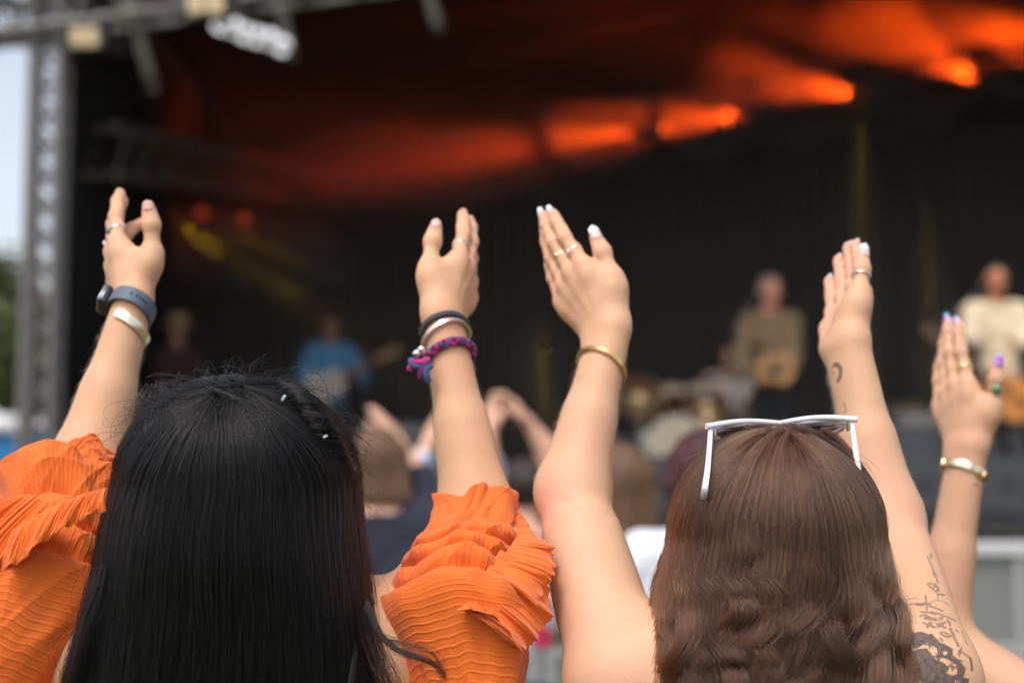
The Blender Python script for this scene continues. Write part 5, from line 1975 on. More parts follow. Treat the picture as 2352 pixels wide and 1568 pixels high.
# hanging poles and braces under the roof
POLE = pbr("grey_pole", (0.62, 0.56, 0.56), 0.5, 0.1)
for (p0, p1, d0, d1, lab) in (((285, -40), (352, 205), 9.9, 10.6, "slanting grey pole under the roof beside the left tower"),
                              ((622, -60), (672, 132), 10.2, 10.8, "slanting grey pole behind the shiny silver bar"),
                              ((972, -60), (1008, 72), 10.0, 10.4, "grey pole hanging at the top centre of the stage")):
    a, b = P(*p0, d0), P(*p1, d1)
    e = empty("roof_pole", tuple(a))
    tag(e, lab, "pole", "poles under the roof")
    MB().tube([a, b], 0.042, 12).build("tube", POLE, e, True)
    MB().lathe([(0.05, -0.05), (0.055, -0.04), (0.055, 0.04), (0.05, 0.05)], a + (b - a) * 0.9, b - a, 12).build("clamp", ALU, e, True)

# blinders and work lamps near the left tower
LAMPB = pbr("blinder_face", (0.45, 0.36, 0.20), 0.4, emit=(1.0, 0.72, 0.36), estr=0.10)
HOUS = pbr("lamp_housing", (0.02, 0.02, 0.02), 0.5)
for (px, py, d, w_, h_, lab) in ((194, 86, 9.4, 0.18, 0.13, "small beige blinder lamp beside the top of the tower"), (472, 8, 9.3, 0.24, 0.15, "large beige blinder lamp under the front truss")):
    c = P(px, py, d)
    e = empty("blinder_lamp", tuple(c))
    tag(e, lab, "stage lamp")
    MB().box(c + A(0, 0.09, 0.02), (w_ + 0.08, 0.16, h_ + 0.08), Matrix.Rotation(R(-8), 3, 'Y'), 0.02).build("housing", HOUS, e)
    for k in (-1, 1):
        MB().box(c + A(k * w_ * 0.27, 0, 0), (w_ * 0.46, 0.03, h_), Matrix.Rotation(R(-8), 3, 'Y'), 0.01).build("lamp_face", LAMPB, e)
    MB().tube([c + A(-w_ / 2 - 0.05, 0.09, 0), c + A(-w_ / 2 - 0.05, 0.09, 0.32), c + A(w_ / 2 + 0.05, 0.09, 0.32), c + A(w_ / 2 + 0.05, 0.09, 0)], 0.012, 6).build("yoke", HOUS, e)
# shiny silver bar at the top, with lamp discs added for its sunlit glints
CHROME = pbr("chrome", (0.85, 0.85, 0.88), 0.12, 1.0)
GLINTW = pbr("white_glint_glow", (0.8, 0.8, 0.85), 0.3, emit=(0.95, 0.92, 1.0), estr=0.9)  # added glow that stands in for sunlight reflected off the silver bar
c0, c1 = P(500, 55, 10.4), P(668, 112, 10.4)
e = empty("glint_bar", tuple(c0))
tag(e, "shiny silver bar under the roof with six added glow discs for sunlit glints", "reflective bar")
MB().tube([c0, c1], 0.035, 12).build("bar", CHROME, e, True)
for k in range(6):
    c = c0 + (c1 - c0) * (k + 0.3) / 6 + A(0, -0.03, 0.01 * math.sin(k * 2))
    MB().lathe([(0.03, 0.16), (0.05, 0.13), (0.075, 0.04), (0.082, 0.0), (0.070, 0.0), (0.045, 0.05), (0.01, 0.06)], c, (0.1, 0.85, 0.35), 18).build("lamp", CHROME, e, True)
    MB().lathe([(0.0, 0.012), (0.066, 0.012), (0.06, 0.02), (0.0, 0.022)], c, (0.1, 0.85, 0.35), 16).build("lens", GLINTW, e, True)  # glow disc, added to give the bar its bright reflection


# ------------------------------------------------------------------ stage lamps: moving heads with real spot lights in the smoke
def moving_head(pos, direc, col, power, half, label, blend=0.6, size=1.0, rad=0.06, lens_str=0.6, hang=True):
    e = empty("moving_head_lamp", tuple(pos))
    tag(e, label, "stage lamp", "stage lamps")
    d = nrm(direc)
    up = 1 if hang else -1
    MB().box(pos + A(0, 0, up * 0.30 * size), (0.26 * size, 0.22 * size, 0.10 * size), None, 0.015).build("base", HOUS, e)
    sd = nrm(np.cross(d, A(0, 0, 1)))
    for k in (-1, 1):
        MB().tube([pos + sd * k * 0.13 * size + A(0, 0, up * 0.26 * size), pos + sd * k * 0.14 * size, pos + sd * k * 0.10 * size - d * 0.08 * size], 0.022 * size, 6).build("yoke_arm", HOUS, e)
    MB().lathe([(0.06 * size, -0.26 * size), (0.10 * size, -0.22 * size), (0.11 * size, -0.05 * size), (0.095 * size, 0.0), (0.075 * size, 0.005), (0.07 * size, -0.02 * size)], pos, d, 20).build("head", HOUS, e, True)
    lm = pbr("lamp_lens", col, 0.2, emit=col, estr=lens_str)
    MB().lathe([(0.0, -0.012), (0.068 * size, -0.012), (0.060 * size, -0.004), (0.0, 0.004)], pos, d, 20).build("lens", lm, e, True)
    L_ = bpy.data.lights.new("beam", 'SPOT')
    L_.energy = power
    L_.color = col
    L_.spot_size = 2 * half
    L_.spot_blend = blend
    L_.shadow_soft_size = rad
    lo = bpy.data.objects.new("beam", L_)
    COL.objects.link(lo)
    lo.rotation_euler = Vector(d).to_track_quat('-Z', 'Y').to_euler()
    lo.location = Vector(pos + d * 0.03)
    fix_parent(lo, e)
    return e


OR = (1.0, 0.085, 0.004)
RED = (1.0, 0.035, 0.012)
YEL = (1.0, 0.72, 0.0)


def aim(p0, p1, d0, d1):
    return P(*p1, d1) - P(*p0, d0)


for (p0, p1, d0, d1, half, pw, lab) in (((1470, 302), (1240, 322), 14.0, 14.0, 13, 680, "orange stage lamp with short beam at the middle of the stage roof"),
                                        ((1712, 266), (1490, 280), 14.0, 14.0, 16, 600, "second orange stage lamp from the left under the roof"),
                                        ((1978, 222), (1690, 165), 14.0, 14.0, 19, 700, "third orange stage lamp with broad dim beam"),
                                        ((2250, 186), (2060, 80), 14.0, 14.0, 23, 1000, "brightest orange stage lamp near the top right corner"),
                                        ((2520, 130), (2250, 60), 14.0, 14.0, 22, 850, "orange stage lamp beyond the right edge of the picture")):
    moving_head(P(*p0, d0), aim(p0, p1, d0, d1), OR, pw, R(half), lab)
moving_head(P(1262, 330, 14.4), aim((1262, 330), (600, 425), 14.4, 14.2), RED, 400, R(6.5), "red stage lamp throwing a long narrow beam to the left", 0.8)
moving_head(P(395, 508, 13.5), aim((395, 508), (545, 605), 13.5, 13.95), YEL, 260, R(7), "yellow stage lamp near the left side curtain", 0.5, 0.6)
moving_head(P(505, 520, 14.5), aim((505, 520), (830, 668), 14.5, 15.1), YEL, 120, R(5), "faint yellow stage lamp right of the brighter yellow one", 0.5, 0.6)
moving_head(P(1972, 236, 14.6), A(0.0, 0.0, -1), YEL, 160, R(4), "yellow downlight behind the singer", 0.6, 0.6, hang=True)
moving_head(P(2134, 520, 15.2), A(0.0, 0.0, -1), YEL, 140, R(4), "low yellow downlight left of the guitarist in cream", 0.6, 0.6)
moving_head(P(1240, 745, 15.5), A(0.06, 0.0, -1), YEL, 110, R(6), "low yellow lamp behind the raised hands", 0.6, 0.5)
REDL = pbr("red_indicator", (0.3, 0.02, 0.01), 0.4, emit=(1.0, 0.10, 0.05), estr=0.22)
for (px, py, d, lab) in ((462, 490, 14.0, "small red lamp above the yellow beam"), (561, 502, 14.4, "small red lamp right of its twin"), (240, 450, 12.0, "small red lamp behind the far left hand")):
    c = P(px, py, d)
    e = empty("par_lamp", tuple(c))
    tag(e, lab, "stage lamp", "small red lamps")
    MB().lathe([(0.04, 0.14), (0.065, 0.10), (0.07, 0.0), (0.06, 0.0), (0.055, 0.03)], c, (0, 1, 0), 16).build("can", HOUS, e, True)
    MB().lathe([(0.0, 0.0), (0.055, 0.0), (0.05, 0.01), (0.0, 0.012)], c + A(0, 0.012, 0), (0, 1, 0), 16).build("lens", REDL, e, True)
    MB().tube([c + A(-0.08, 0.07, 0), c + A(-0.08, 0.07, 0.14), c + A(0.08, 0.07, 0.14), c + A(0.08, 0.07, 0)], 0.008, 6).build("yoke", HOUS, e)

# stage smoke
sm = MB().box(((XL + XR) / 2 + 0.1, 13.9, 3.75), (XR - XL - 0.6, 4.6, 4.6)).build("stage_smoke", None)
tag(sm, "thin theatrical smoke hanging over the stage", kind="stuff")
vm = bpy.data.materials.new("smoke")
vm.use_nodes = True
vt = vm.node_tree
vt.nodes.clear()
vo_ = vt.nodes.new("ShaderNodeOutputMaterial")
vp = vt.nodes.new("ShaderNodeVolumePrincipled")
vp.inputs['Color'].default_value = (0.92, 0.82, 0.72, 1)
vp.inputs['Density'].default_value = 0.050
vp.inputs['Anisotropy'].default_value = 0.1
vt.links.new(vp.outputs[0], vo_.inputs['Volume'])
sm.data.materials.append(vm)
vm2 = vm.copy()
vm2.name = "smoke_dense"
[n for n in vm2.node_tree.nodes if n.bl_idname == "ShaderNodeVolumePrincipled"][0].inputs['Density'].default_value = 0.34
for (qx, qy, d, rx, ry, rz) in ((1375, 312, 14.1, 0.55, 0.5, 0.42), (1625, 272, 14.1, 0.50, 0.5, 0.45), (1815, 185, 14.0, 0.90, 0.6, 0.70), (2110, 110, 14.0, 1.05, 0.7, 0.8), (2400, 90, 14.0, 1.0, 0.7, 0.7),
                                (960, 385, 14.3, 1.5, 0.5, 0.45), (465, 553, 13.5, 0.50, 0.35, 0.40), (640, 585, 14.5, 0.8, 0.4, 0.45), (1972, 620, 14.6, 0.30, 0.3, 1.6), (2134, 740, 15.2, 0.3, 0.3, 1.1), (1248, 850, 15.5, 0.35, 0.3, 0.6)):
    c = P(qx, qy, d)
    n1_, n2_ = 14, 20
    V = [c + A(rx * math.sin(a) * math.cos(b), ry * math.sin(a) * math.sin(b), rz * math.cos(a)) * (1 + 0.12 * math.sin(3 * b + a * 4)) for a in np.linspace(0.06, math.pi - 0.06, n1_) for b in np.linspace(0, 2 * math.pi, n2_ + 1)[:-1]]
    F = [(i * n2_ + j, i * n2_ + (j + 1) % n2_, (i + 1) * n2_ + (j + 1) % n2_, (i + 1) * n2_ + j) for i in range(n1_ - 1) for j in range(n2_)]
    F += [tuple(range(n2_))[::-1], tuple((n1_ - 1) * n2_ + j for j in range(n2_))]
    pf = MB().add(V, F).build("smoke_puff", vm2, None, True)
    tag(pf, "drifting puff of theatrical smoke lit by a stage lamp", kind="stuff")
print("T stage", time.time() - T0)
# ------------------------------------------------------------------ figures further away (performers and crowd)
RELAX = {'index': (4, 18, 25, 15), 'middle': (1, 22, 28, 15), 'ring': (-3, 26, 28, 15), 'pinky': (-8, 28, 28, 15), 'thumb': (38, 15, 14, 10)}
OPENH = {'index': (3, 5, 8, 5), 'middle': (0, 6, 8, 5), 'ring': (-3, 8, 8, 5), 'pinky': (-8, 10, 10, 5), 'thumb': (42, 8, 16, 5)}
GRIP = {'index': (2, 60, 60, 35), 'middle': (0, 62, 62, 35), 'ring': (-2, 64, 62, 35), 'pinky': (-4, 66, 62, 35), 'thumb': (30, 40, 10, 20)}
EYEW = pbr("eye_white", (0.7, 0.68, 0.65), 0.2)
EYED = pbr("eye_iris", (0.03, 0.02, 0.015), 0.1)


def cloth(name, col, **k):
    return pbr(name, col, 0.88, noise=k.get('noise', 0.15), nscale=k.get('nscale', 14), bump=0.5, bscale=18, sheen=0.1)


def figure(label, x, y, z0, ht, facing, arms, skin, shirt, trousers, hair, group, sleeve_len=0.9, hairlen=0.0, cat="person",
           yaw=0.0, seated=False, h=0.0055, hat=None, shirt_name="shirt", head_pitch=0.0, shoe=None, top_clip=0.03, shirt_len=0.60):
    """facing +1 looks away from the camera, -1 towards it. arms: [(elbow, wrist, hand pose, thumb dir)] left then right"""
    e = empty("person", (x, y, z0))
    tag(e, label, cat, group)
    s = ht / 1.70
    if seated:
        zs = z0 + 0.45 + 0.56 * s
    else:
        zs = z0 + 0.825 * ht
    sg = facing
    shl = A(x - 0.165 * s * sg, y, zs - 0.035 * s)
    shr = A(x + 0.165 * s * sg, y, zs - 0.035 * s)
    T_ = Chain(torso_prims(x, y, zs, shl, shr, s * 0.98))
    hc = A(x, y + 0.03 * sg, zs + 0.195 * s)
    hp, HT, HM = head_prims(hc, s * 0.98, yaw + (0 if facing > 0 else math.pi), head_pitch)
    kids, Js, upper = [T_, Chain(hp)], [], []
    for (Sh, (E, W, pose, r), left) in ((shl, arms[0], True), (shr, arms[1], False)):
        if facing < 0:
            left = left
        a_, J = rig(Sh, E, W, W - E, r, left, pose, (0.054 * s, 0.049 * s, 0.040 * s, 0.040 * s, 0.025 * s), s * 1.05)
        kids.append(a_)
        Js.append(J)
        f = min(sleeve_len, 1.0)
        upper += [Cone(Sh, Sh + (E - Sh) * f, 0.060 * s, 0.052 * s, 0.05)]
        if sleeve_len > 1.0:
            upper += [Cone(E, E + (W - E) * (sleeve_len - 1), 0.052 * s, 0.042 * s, 0.03)]
    if y > 9:
        h = 0.008
    node = Join(kids, [0.02, 0.02, 0.03, 0.03])
    body = organic("body", node, h, skin, e, clip=lambda p: (zs - 0.16 * s - p[:, 2]))
    sh_ = Chain(T_.prims[:3] + T_.prims[4:] + upper)
    organic(shirt_name, sh_, h * 1.5, shirt, e, inflate=0.012, clip=lambda p: np.maximum(np.where((np.hypot(p[:, 0] - x, p[:, 1] - y) < 0.085) | (top_clip < 0), p[:, 2] - zs - top_clip, -1.0), zs - shirt_len * s - p[:, 2]),
            disp=lambda p: 0.003 * np.sin(p[:, 0] * 45 + 3 * np.sin(p[:, 2] * 17)) + 0.003 * np.sin(p[:, 2] * 38 + p[:, 0] * 20))
    zt = zs - 0.53 * s
    if not seated:
        pr = [Ell(A(x, y, zt - 0.08 * s), (0.160 * s, 0.115 * s, 0.13), 0.06)]
        for q in (-1, 1):
            kn, an = A(x + q * 0.10 * s, y + 0.02 * sg, (zt - z0) * 0.5 + z0), A(x + q * 0.11 * s, y, z0 + 0.09)
            pr += [Cone(A(x + q * 0.085 * s, y, zt - 0.12), kn, 0.086 * s, 0.062 * s, 0.05), Cone(kn, an, 0.062 * s, 0.052 * s, 0.04)]
            sp = [Cone(an + A(0, -0.03 * sg, -0.045), an + A(0, 0.13 * sg, -0.05), 0.045, 0.037, 0.02), Cone(an + A(0, 0, -0.03), an, 0.042, 0.04, 0.03)]
            organic("shoe", Chain(sp), 0.012, shoe or BLK, e, clip=lambda p: z0 + 0.004 - p[:, 2])
    else:
        pr = [Ell(A(x, y, zt - 0.04), (0.165 * s, 0.13 * s, 0.12), 0.06)]
        for q in (-1, 1):
            kn, an = A(x + q * 0.22 * s, y + 0.42 * s * sg, z0 + 0.50), A(x + q * 0.22 * s, y + 0.44 * s * sg, z0 + 0.09)
            pr += [Cone(A(x + q * 0.09 * s, y, zt - 0.06), kn, 0.085 * s, 0.064 * s, 0.05), Cone(kn, an, 0.062 * s, 0.05 * s, 0.04)]
            sp = [Cone(an + A(0, -0.03 * sg, -0.045), an + A(0, 0.13 * sg, -0.05), 0.045, 0.037, 0.02), Cone(an + A(0, 0, -0.03), an, 0.042, 0.04, 0.03)]
            organic("shoe", Chain(sp), 0.012, shoe or BLK, e, clip=lambda p: z0 + 0.004 - p[:, 2])
    organic("trousers", Chain(pr), 0.012, trousers, e, clip=lambda p: np.maximum(z0 + 0.06 - p[:, 2], p[:, 2] - zt - 0.03))
    # eyes and hair
    for q in (-1, 1):
        c = HT((q * 0.031, 0.0885, 0.010))
        MB().lathe([(0.0105 * math.sin(a), -0.008 * math.cos(a)) for a in np.linspace(0.1, math.pi - 0.1, 8)], c, HM @ A(0, 1, 0), 12).build("eye", EYED, body, True)
    if hair is not None:
        hcen = HT((0, -0.012, 0.028))
        ang0 = yaw + (0 if facing > 0 else math.pi)
        R0 = np.array([[math.cos(ang0), -math.sin(ang0), 0], [math.sin(ang0), math.cos(ang0), 0], [0, 0, 1]])
        prh = [Ell(hcen, (0.083 * s, 0.101 * s, 0.094 * s), 0.02, HM)]
        if hairlen > 0:
            bk = HM @ A(0, -1, 0)
            for q in np.linspace(-1, 1, 5):
                sd_ = HM @ A(1, 0, 0)
                a0 = hcen + sd_ * q * 0.066 * s + bk * (0.055 - 0.03 * abs(q)) * s
                prh.append(Cone(a0, a0 + A(0, 0, -hairlen) + sd_ * q * 0.025 + bk * 0.02, 0.038 * s, 0.024 * s, 0.03))
        front = HM @ A(0, 1, 0)
        fc = HT((0, 0.065, 0.0))

        def face_cut(p):
            q = (p - HT((0, 0.02, -0.01))) @ front
            zz_ = (p - HT((0, 0, 0.055))) @ (HM @ A(0, -0.25, 1))
            return np.minimum(q, -zz_)
        organic("hair", Chain(prh), 0.006, hair, e, clip=face_cut,
                disp=lambda p: 0.0022 * np.sin(p[:, 0] * 170 + 5 * np.sin(p[:, 2] * 14)) + 0.0016 * np.sin(p[:, 0] * 310 + p[:, 1] * 200))
    if hat is not None:
        mb = MB()
        upv = HM @ A(0, -0.15, 1)
        mb.lathe([(0.150, 0.048), (0.152, 0.054), (0.100, 0.060), (0.094, 0.085), (0.088, 0.130), (0.070, 0.150), (0.01, 0.152), (0.01, 0.148), (0.084, 0.12), (0.090, 0.058)], HT((0, -0.01, 0.0)), upv, 28)
        mb.build("hat", hat, e, True)
    return e, Js, (x, y, zs, s)


SKP = skin_mat("skin_performer", (0.46, 0.24, 0.15), (0.5, 0.2, 0.14), 0.08)
SKC = skin_mat("skin_crowd", (0.62, 0.36, 0.25), (0.66, 0.30, 0.24), 0.08)
HBR = pbr("hair_mid_brown", (0.13, 0.065, 0.03), 0.6, noise=0.4, nscale=40, bump=0.8, bscale=90)
HGR = pbr("hair_grey_short", (0.22, 0.18, 0.15), 0.7, noise=0.3, nscale=40, bump=0.6, bscale=90)
HDK = pbr("hair_dark", (0.02, 0.014, 0.011), 0.55, noise=0.3, nscale=40, bump=0.6, bscale=90)
HGI = pbr("hair_auburn", (0.10, 0.035, 0.015), 0.6, noise=0.3, nscale=40, bump=0.6, bscale=90)
HRD = pbr("hair_wine_red", (0.050, 0.006, 0.008), 0.6, noise=0.4, nscale=40, bump=0.6, bscale=90)
PERF = "band members on the stage"


def px(x, y, d):
    return P(x, y, d)


# ------------------------------------------------------------------ instruments
def guitar(label, c, along, face, bodymat, neckmat, scale=1.0, acoustic=False):
    """c body centre, along towards the headstock, face the front of the guitar"""
    along = nrm(along)
    face = nrm(np.asarray(face) - along * np.dot(face, along))
    sd = np.cross(face, along)
    e = empty("guitar", tuple(c))
    tag(e, label, "guitar")
    s = scale
    th = 0.10 * s if acoustic else 0.045 * s
    out = []
    for q in np.linspace(0, 2 * math.pi, 57)[:-1]:
        a = math.cos(q)
        wdt = 0.165 if a < 0 else 0.135
        waist = 1 - 0.28 * math.exp(-((a - 0.15) / 0.30) ** 2)
        out.append((0.23 * a * s, math.sin(q) * wdt * waist * 1.12 * s))
    V = [c + along * u + sd * v + face * th / 2 for (u, v) in out] + [c + along * u + sd * v - face * th / 2 for (u, v) in out]
    n_ = len(out)
    F = [tuple(range(n_)), tuple(range(2 * n_ - 1, n_ - 1, -1))] + [(i, n_ + i, n_ + (i + 1) % n_, (i + 1) % n_) for i in range(n_)]
    MB().add(V, F).build("body", bodymat, e)
    fr_ = face * (th / 2 + 0.008)
    RMg = Matrix(((along[0], sd[0], face[0]), (along[1], sd[1], face[1]), (along[2], sd[2], face[2])))
    MB().box(c + along * 0.43 * s + fr_, (0.52 * s, 0.052 * s, 0.022 * s), RMg, 0.004).build("neck", neckmat, e)
    MB().box(c + along * 0.75 * s + fr_ * 0.9, (0.17 * s, 0.080 * s, 0.016 * s), RMg, 0.006).build("headstock", neckmat, e)
    MB().box(c - along * 0.11 * s + fr_, (0.03 * s, 0.10 * s, 0.014 * s), RMg, 0.003).build("bridge", HOUS, e)
    if acoustic:
        MB().lathe([(0.05 * s, 0.0), (0.05 * s, 0.003), (0.0, 0.003)], c + along * 0.07 * s + face * th / 2, face, 24).build("sound_hole", HOUS, e)
    else:
        for u in (0.02, 0.09):
            MB().box(c + along * u * s + fr_, (0.026 * s, 0.075 * s, 0.012 * s), RMg, 0.003).build("pickup", HOUS, e)
    mb = MB()
    for k in range(6):
        o2 = sd * (k - 2.5) * 0.008 * s + fr_ + face * 0.010
        MB().tube([c - along * 0.11 * s + o2, c + along * 0.70 * s + o2], 0.0008, 4).build("string", ALU, e)
    return e


def mic_stand(label, x, y, z0, top, reach=(0.25, -0.15)):
    e = empty("microphone_stand", (x, y, z0))
    tag(e, label, "microphone stand", "microphone stands")
    MB().lathe([(0.15, 0.0), (0.15, 0.015), (0.02, 0.03)], (x, y, z0), (0, 0, 1), 24).build("base", HOUS, e, True)
    MB().tube([(x, y, z0 + 0.02), (x, y, top - 0.15)], 0.012, 8).build("pole", HOUS, e, True)
    b = A(x + reach[0], y + reach[1], top)
    MB().tube([(x - reach[0] * 0.4, y - reach[1] * 0.4, top - 0.22), b], 0.009, 8).build("boom", HOUS, e, True)
    d = nrm(b - A(x, y, top - 0.15))
    MB().lathe([(0.012, -0.06), (0.014, 0.05), (0.024, 0.07), (0.026, 0.10), (0.018, 0.125), (0.002, 0.13)], b, d, 16).build("microphone", pbr("mic_black", (0.03, 0.03, 0.03), 0.4, 0.4), e, True)
    return e


# singer in the brown jacket
ds = 11.1
xs = px(1768, 700, ds)[0]
JKT = cloth("brown_check_jacket", (0.16, 0.105, 0.055), noise=0.5, nscale=22)
DKT = cloth("dark_trousers", (0.018, 0.018, 0.022))
figure("grey-haired singer in brown jacket playing an amber guitar", xs, ds, ZD, 1.78, -1,
       [(px(1822, 830, ds - 0.12), px(1765, 850, ds - 0.30), GRIP, A(0, 0, 1)), (px(1700, 815, ds - 0.1), px(1706, 872, ds - 0.30), GRIP, A(0, 0, 1))],
       skin_mat("skin_ruddy", (0.60, 0.27, 0.18), (0.6, 0.2, 0.14), 0.08), JKT, DKT, HGR, PERF, 1.75, yaw=0.35, shirt_name="jacket")
AMB = pbr("amber_lacquer", (0.40, 0.17, 0.03), 0.3, coat=0.5)
BRN = pbr("rosewood", (0.10, 0.05, 0.025), 0.45)
guitar("amber guitar held by the singer in the brown jacket", px(1775, 850, ds - 0.22), A(-0.75, -0.05, -0.12), A(0, -1, 0.1), AMB, BRN, 0.72, True)
mic_stand("microphone stand in front of the singer in the brown jacket", px(1690, 700, ds - 0.55)[0], ds - 0.55, ZD, ZD + 1.52, (0.15, 0.1))

# guitarist in the cream shirt
dg = 10.25
xg = px(2285, 640, dg)[0]
CRM = cloth("cream_shirt", (0.66, 0.52, 0.36), noise=0.08)
figure("dark-haired guitarist in loose cream shirt at the right of the stage", xg, dg, ZD, 1.75, -1,
       [(px(2362, 770, dg - 0.1), px(2330, 830, dg - 0.30), GRIP, A(0, 0, 1)), (px(2228, 770, dg - 0.08), px(2262, 812, dg - 0.32), GRIP, A(0, 0, 1))],
       skin_mat("skin_tanned", (0.50, 0.20, 0.11), (0.5, 0.17, 0.10), 0.08), CRM, cloth("grey_trousers", (0.09, 0.085, 0.085)), HDK, PERF, 1.35, yaw=-0.15)
guitar("orange-brown guitar hanging before the cream shirt", px(2318, 905, dg - 0.24), A(-0.62, -0.1, 0.45), A(0, -1, 0.1), pbr("orange_lacquer", (0.62, 0.22, 0.04), 0.3, coat=0.5), BRN, 0.95)
mic_stand("microphone stand left of the guitarist in cream", px(2190, 700, dg - 0.6)[0], dg - 0.3, ZD, ZD + 1.48, (0.2, -0.05))

# guitarist in the blue shirt
dbl = 13.6
xb = px(758, 780, dbl)[0]
BLU = cloth("blue_denim_shirt", (0.10, 0.34, 0.58), noise=0.2)
figure("guitarist in blue shirt with a white guitar at the left of the stage", xb, dbl, ZD, 1.75, -1,
       [(px(835, 870, dbl - 0.08), px(815, 858, dbl - 0.34), GRIP, A(0, 0, 1)), (px(692, 865, dbl - 0.08), px(735, 888, dbl - 0.34), GRIP, A(0, 0, 1))],
       SKP, BLU, DKT, HGI, PERF, 1.25, yaw=0.3, head_pitch=-0.3)
guitar("white guitar held by the man in the blue shirt", px(745, 888, dbl - 0.25), A(0.86, -0.1, 0.42), A(0, -1, 0.1), pbr("white_lacquer", (0.86, 0.74, 0.60), 0.3, coat=0.5), pbr("maple", (0.42, 0.20, 0.07), 0.4), 0.95)
mic_stand("microphone stand beside the man in the blue shirt", px(850, 800, dbl - 0.5)[0], dbl - 0.5, ZD, ZD + 1.45, (-0.2, -0.05))

# keyboard player with the straw hat, far left
dk = 12.6
xk = px(408, 780, dk)[0]
STRAW = pbr("straw", (0.50, 0.34, 0.17), 0.8, noise=0.2, nscale=60, bump=0.6, bscale=150)
figure("keyboard player in straw hat and dark shirt, far left of the stage", xk, dk, ZD, 1.60, -1,
       [(px(455, 880, dk - 0.2), px(440, 905, dk - 0.5), RELAX, A(-1, 0, 0)), (px(362, 880, dk - 0.2), px(378, 905, dk - 0.5), RELAX, A(1, 0, 0))],
       SKP, cloth("maroon_shirt", (0.055, 0.02, 0.02)), DKT, HBR, PERF, 0.9, hat=STRAW)
kb = px(408, 935, dk - 0.55)
e = empty("keyboard", (kb[0], kb[1], ZD))
tag(e, "black keyboard on a stand before the player in the straw hat", "keyboard")
MB().box(kb, (1.2, 0.32, 0.10), None, 0.02).build("case", HOUS, e)
KEYW = pbr("key_white", (0.6, 0.6, 0.58), 0.3)
for k in range(24):
    MB().box(kb + A(-0.54 + k * 0.047, -0.06, 0.056), (0.044, 0.15, 0.014), None, 0.002).build("key", KEYW, e)
for k in (-1, 1):
    MB().tube([(kb[0] + k * 0.4, kb[1] - 0.12, ZD + 0.01), (kb[0] - k * 0.4, kb[1] + 0.12, kb[2] - 0.05)], 0.018, 8).build("leg", HOUS, e, True)

# drummer and kit
dd_ = 13.0
xd = px(1672, 850, dd_)[0]
slab("drum_riser", (px(1600, 900, dd_ - 0.5)[0], dd_ - 0.3, ZD + 0.1), (2.4, 2.4, 0.2), DECK, "low black riser under the drum kit", "riser", bev=0.01)
ZR = ZD + 0.205
WSH = cloth("white_shirt", (0.70, 0.58, 0.50), noise=0.08)
figure("auburn-haired drummer in white shirt seated behind the drums", xd, dd_, ZR - 0.10, 1.70, -1,
       [(px(1735, 940, dd_ - 0.1), px(1700, 965, dd_ - 0.38), GRIP, A(0, 0, 1)), (px(1612, 935, dd_ - 0.1), px(1640, 960, dd_ - 0.38), GRIP, A(0, 0, 1))],
       SKP, WSH, DKT, HGI, PERF, 0.7, seated=True, yaw=0.2, head_pitch=-0.2)
kit = empty("drum_kit", (px(1560, 900, 12.2)[0], 12.2, ZR))
tag(kit, "drum kit with cream bass drum head and brass cymbals", "drum kit")
SHELL = pbr("drum_shell", (0.10, 0.03, 0.02), 0.25, coat=0.7)
CREAM = pbr("drum_head", (0.72, 0.60, 0.42), 0.6, noise=0.05)
BRASS = pbr("cymbal_brass", (0.80, 0.58, 0.30), 0.30, 0.9)


def drum(c, ax, r, depth, name):
    ax = nrm(ax)
    o = MB().lathe([(r, 0), (r, depth), (r * 0.98, depth), (r * 0.98, 0)], c, ax, 36).build(name, SHELL, kit, True)
    MB().lathe([(0.0, -0.006), (r * 0.96, -0.004), (r * 0.97, 0.004), (0, 0.006)], c, ax, 36).build("drum_head", CREAM, o, True)
    for zz_ in (0.0, depth):
        MB().tube([c + ax * zz_ + r * 1.02 * (math.cos(q) * nrm(np.cross(ax, A(0.3, 0.2, 1))) + math.sin(q) * np.cross(ax, nrm(np.cross(ax, A(0.3, 0.2, 1))))) for q in np.linspace(0, 2 * math.pi, 37)[:-1]], 0.012, 6, closed=True).build("hoop", CHROME, o, True)
    return o


drum(A(px(1556, 1010, 11.9)[0], 11.9, ZR + 0.26), A(0, 1, 0), 0.255, 0.40, "bass_drum")
drum(A(px(1545, 940, 12.1)[0], 12.2, ZR + 0.76), A(0.05, 0.35, -1), 0.15, 0.2, "tom")
drum(A(px(1620, 940, 12.1)[0], 12.2, ZR + 0.76), A(-0.05, 0.35, -1), 0.16, 0.22, "tom")
drum(A(px(1720, 960, 12.3)[0], 12.4, ZR + 0.52), A(0, 0.1, -1), 0.20, 0.38, "floor_tom")
drum(A(px(1650, 960, 12.4)[0], 12.6, ZR + 0.58), A(0, 0.05, -1), 0.18, 0.14, "snare_drum")
for (qx, qy, d, r, tl) in ((1470, 905, 12.1, 0.23, 0.3), (1492, 940, 12.2, 0.19, -0.2), (1625, 925, 12.1, 0.20, 0.45), (1628, 955, 12.0, 0.17, 0.35), (1762, 950, 12.3, 0.22, -0.3)):
    c = px(qx, qy, d)
    n_ = nrm(A(0.2 * tl, -1.1, 1))
    o = MB().lathe([(0.002, 0.03), (0.03, 0.022), (0.045, 0.008), (r * 0.6, 0.0), (r, -0.012), (r, -0.014), (0.045, 0.004), (0.003, 0.026)], c, n_, 36).build("cymbal", BRASS, kit, True)
    MB().tube([(c[0], c[1] + 0.02, ZR + 0.01), c + A(0, 0.0, 0.03)], 0.011, 8).build("stand", CHROME, kit, True)
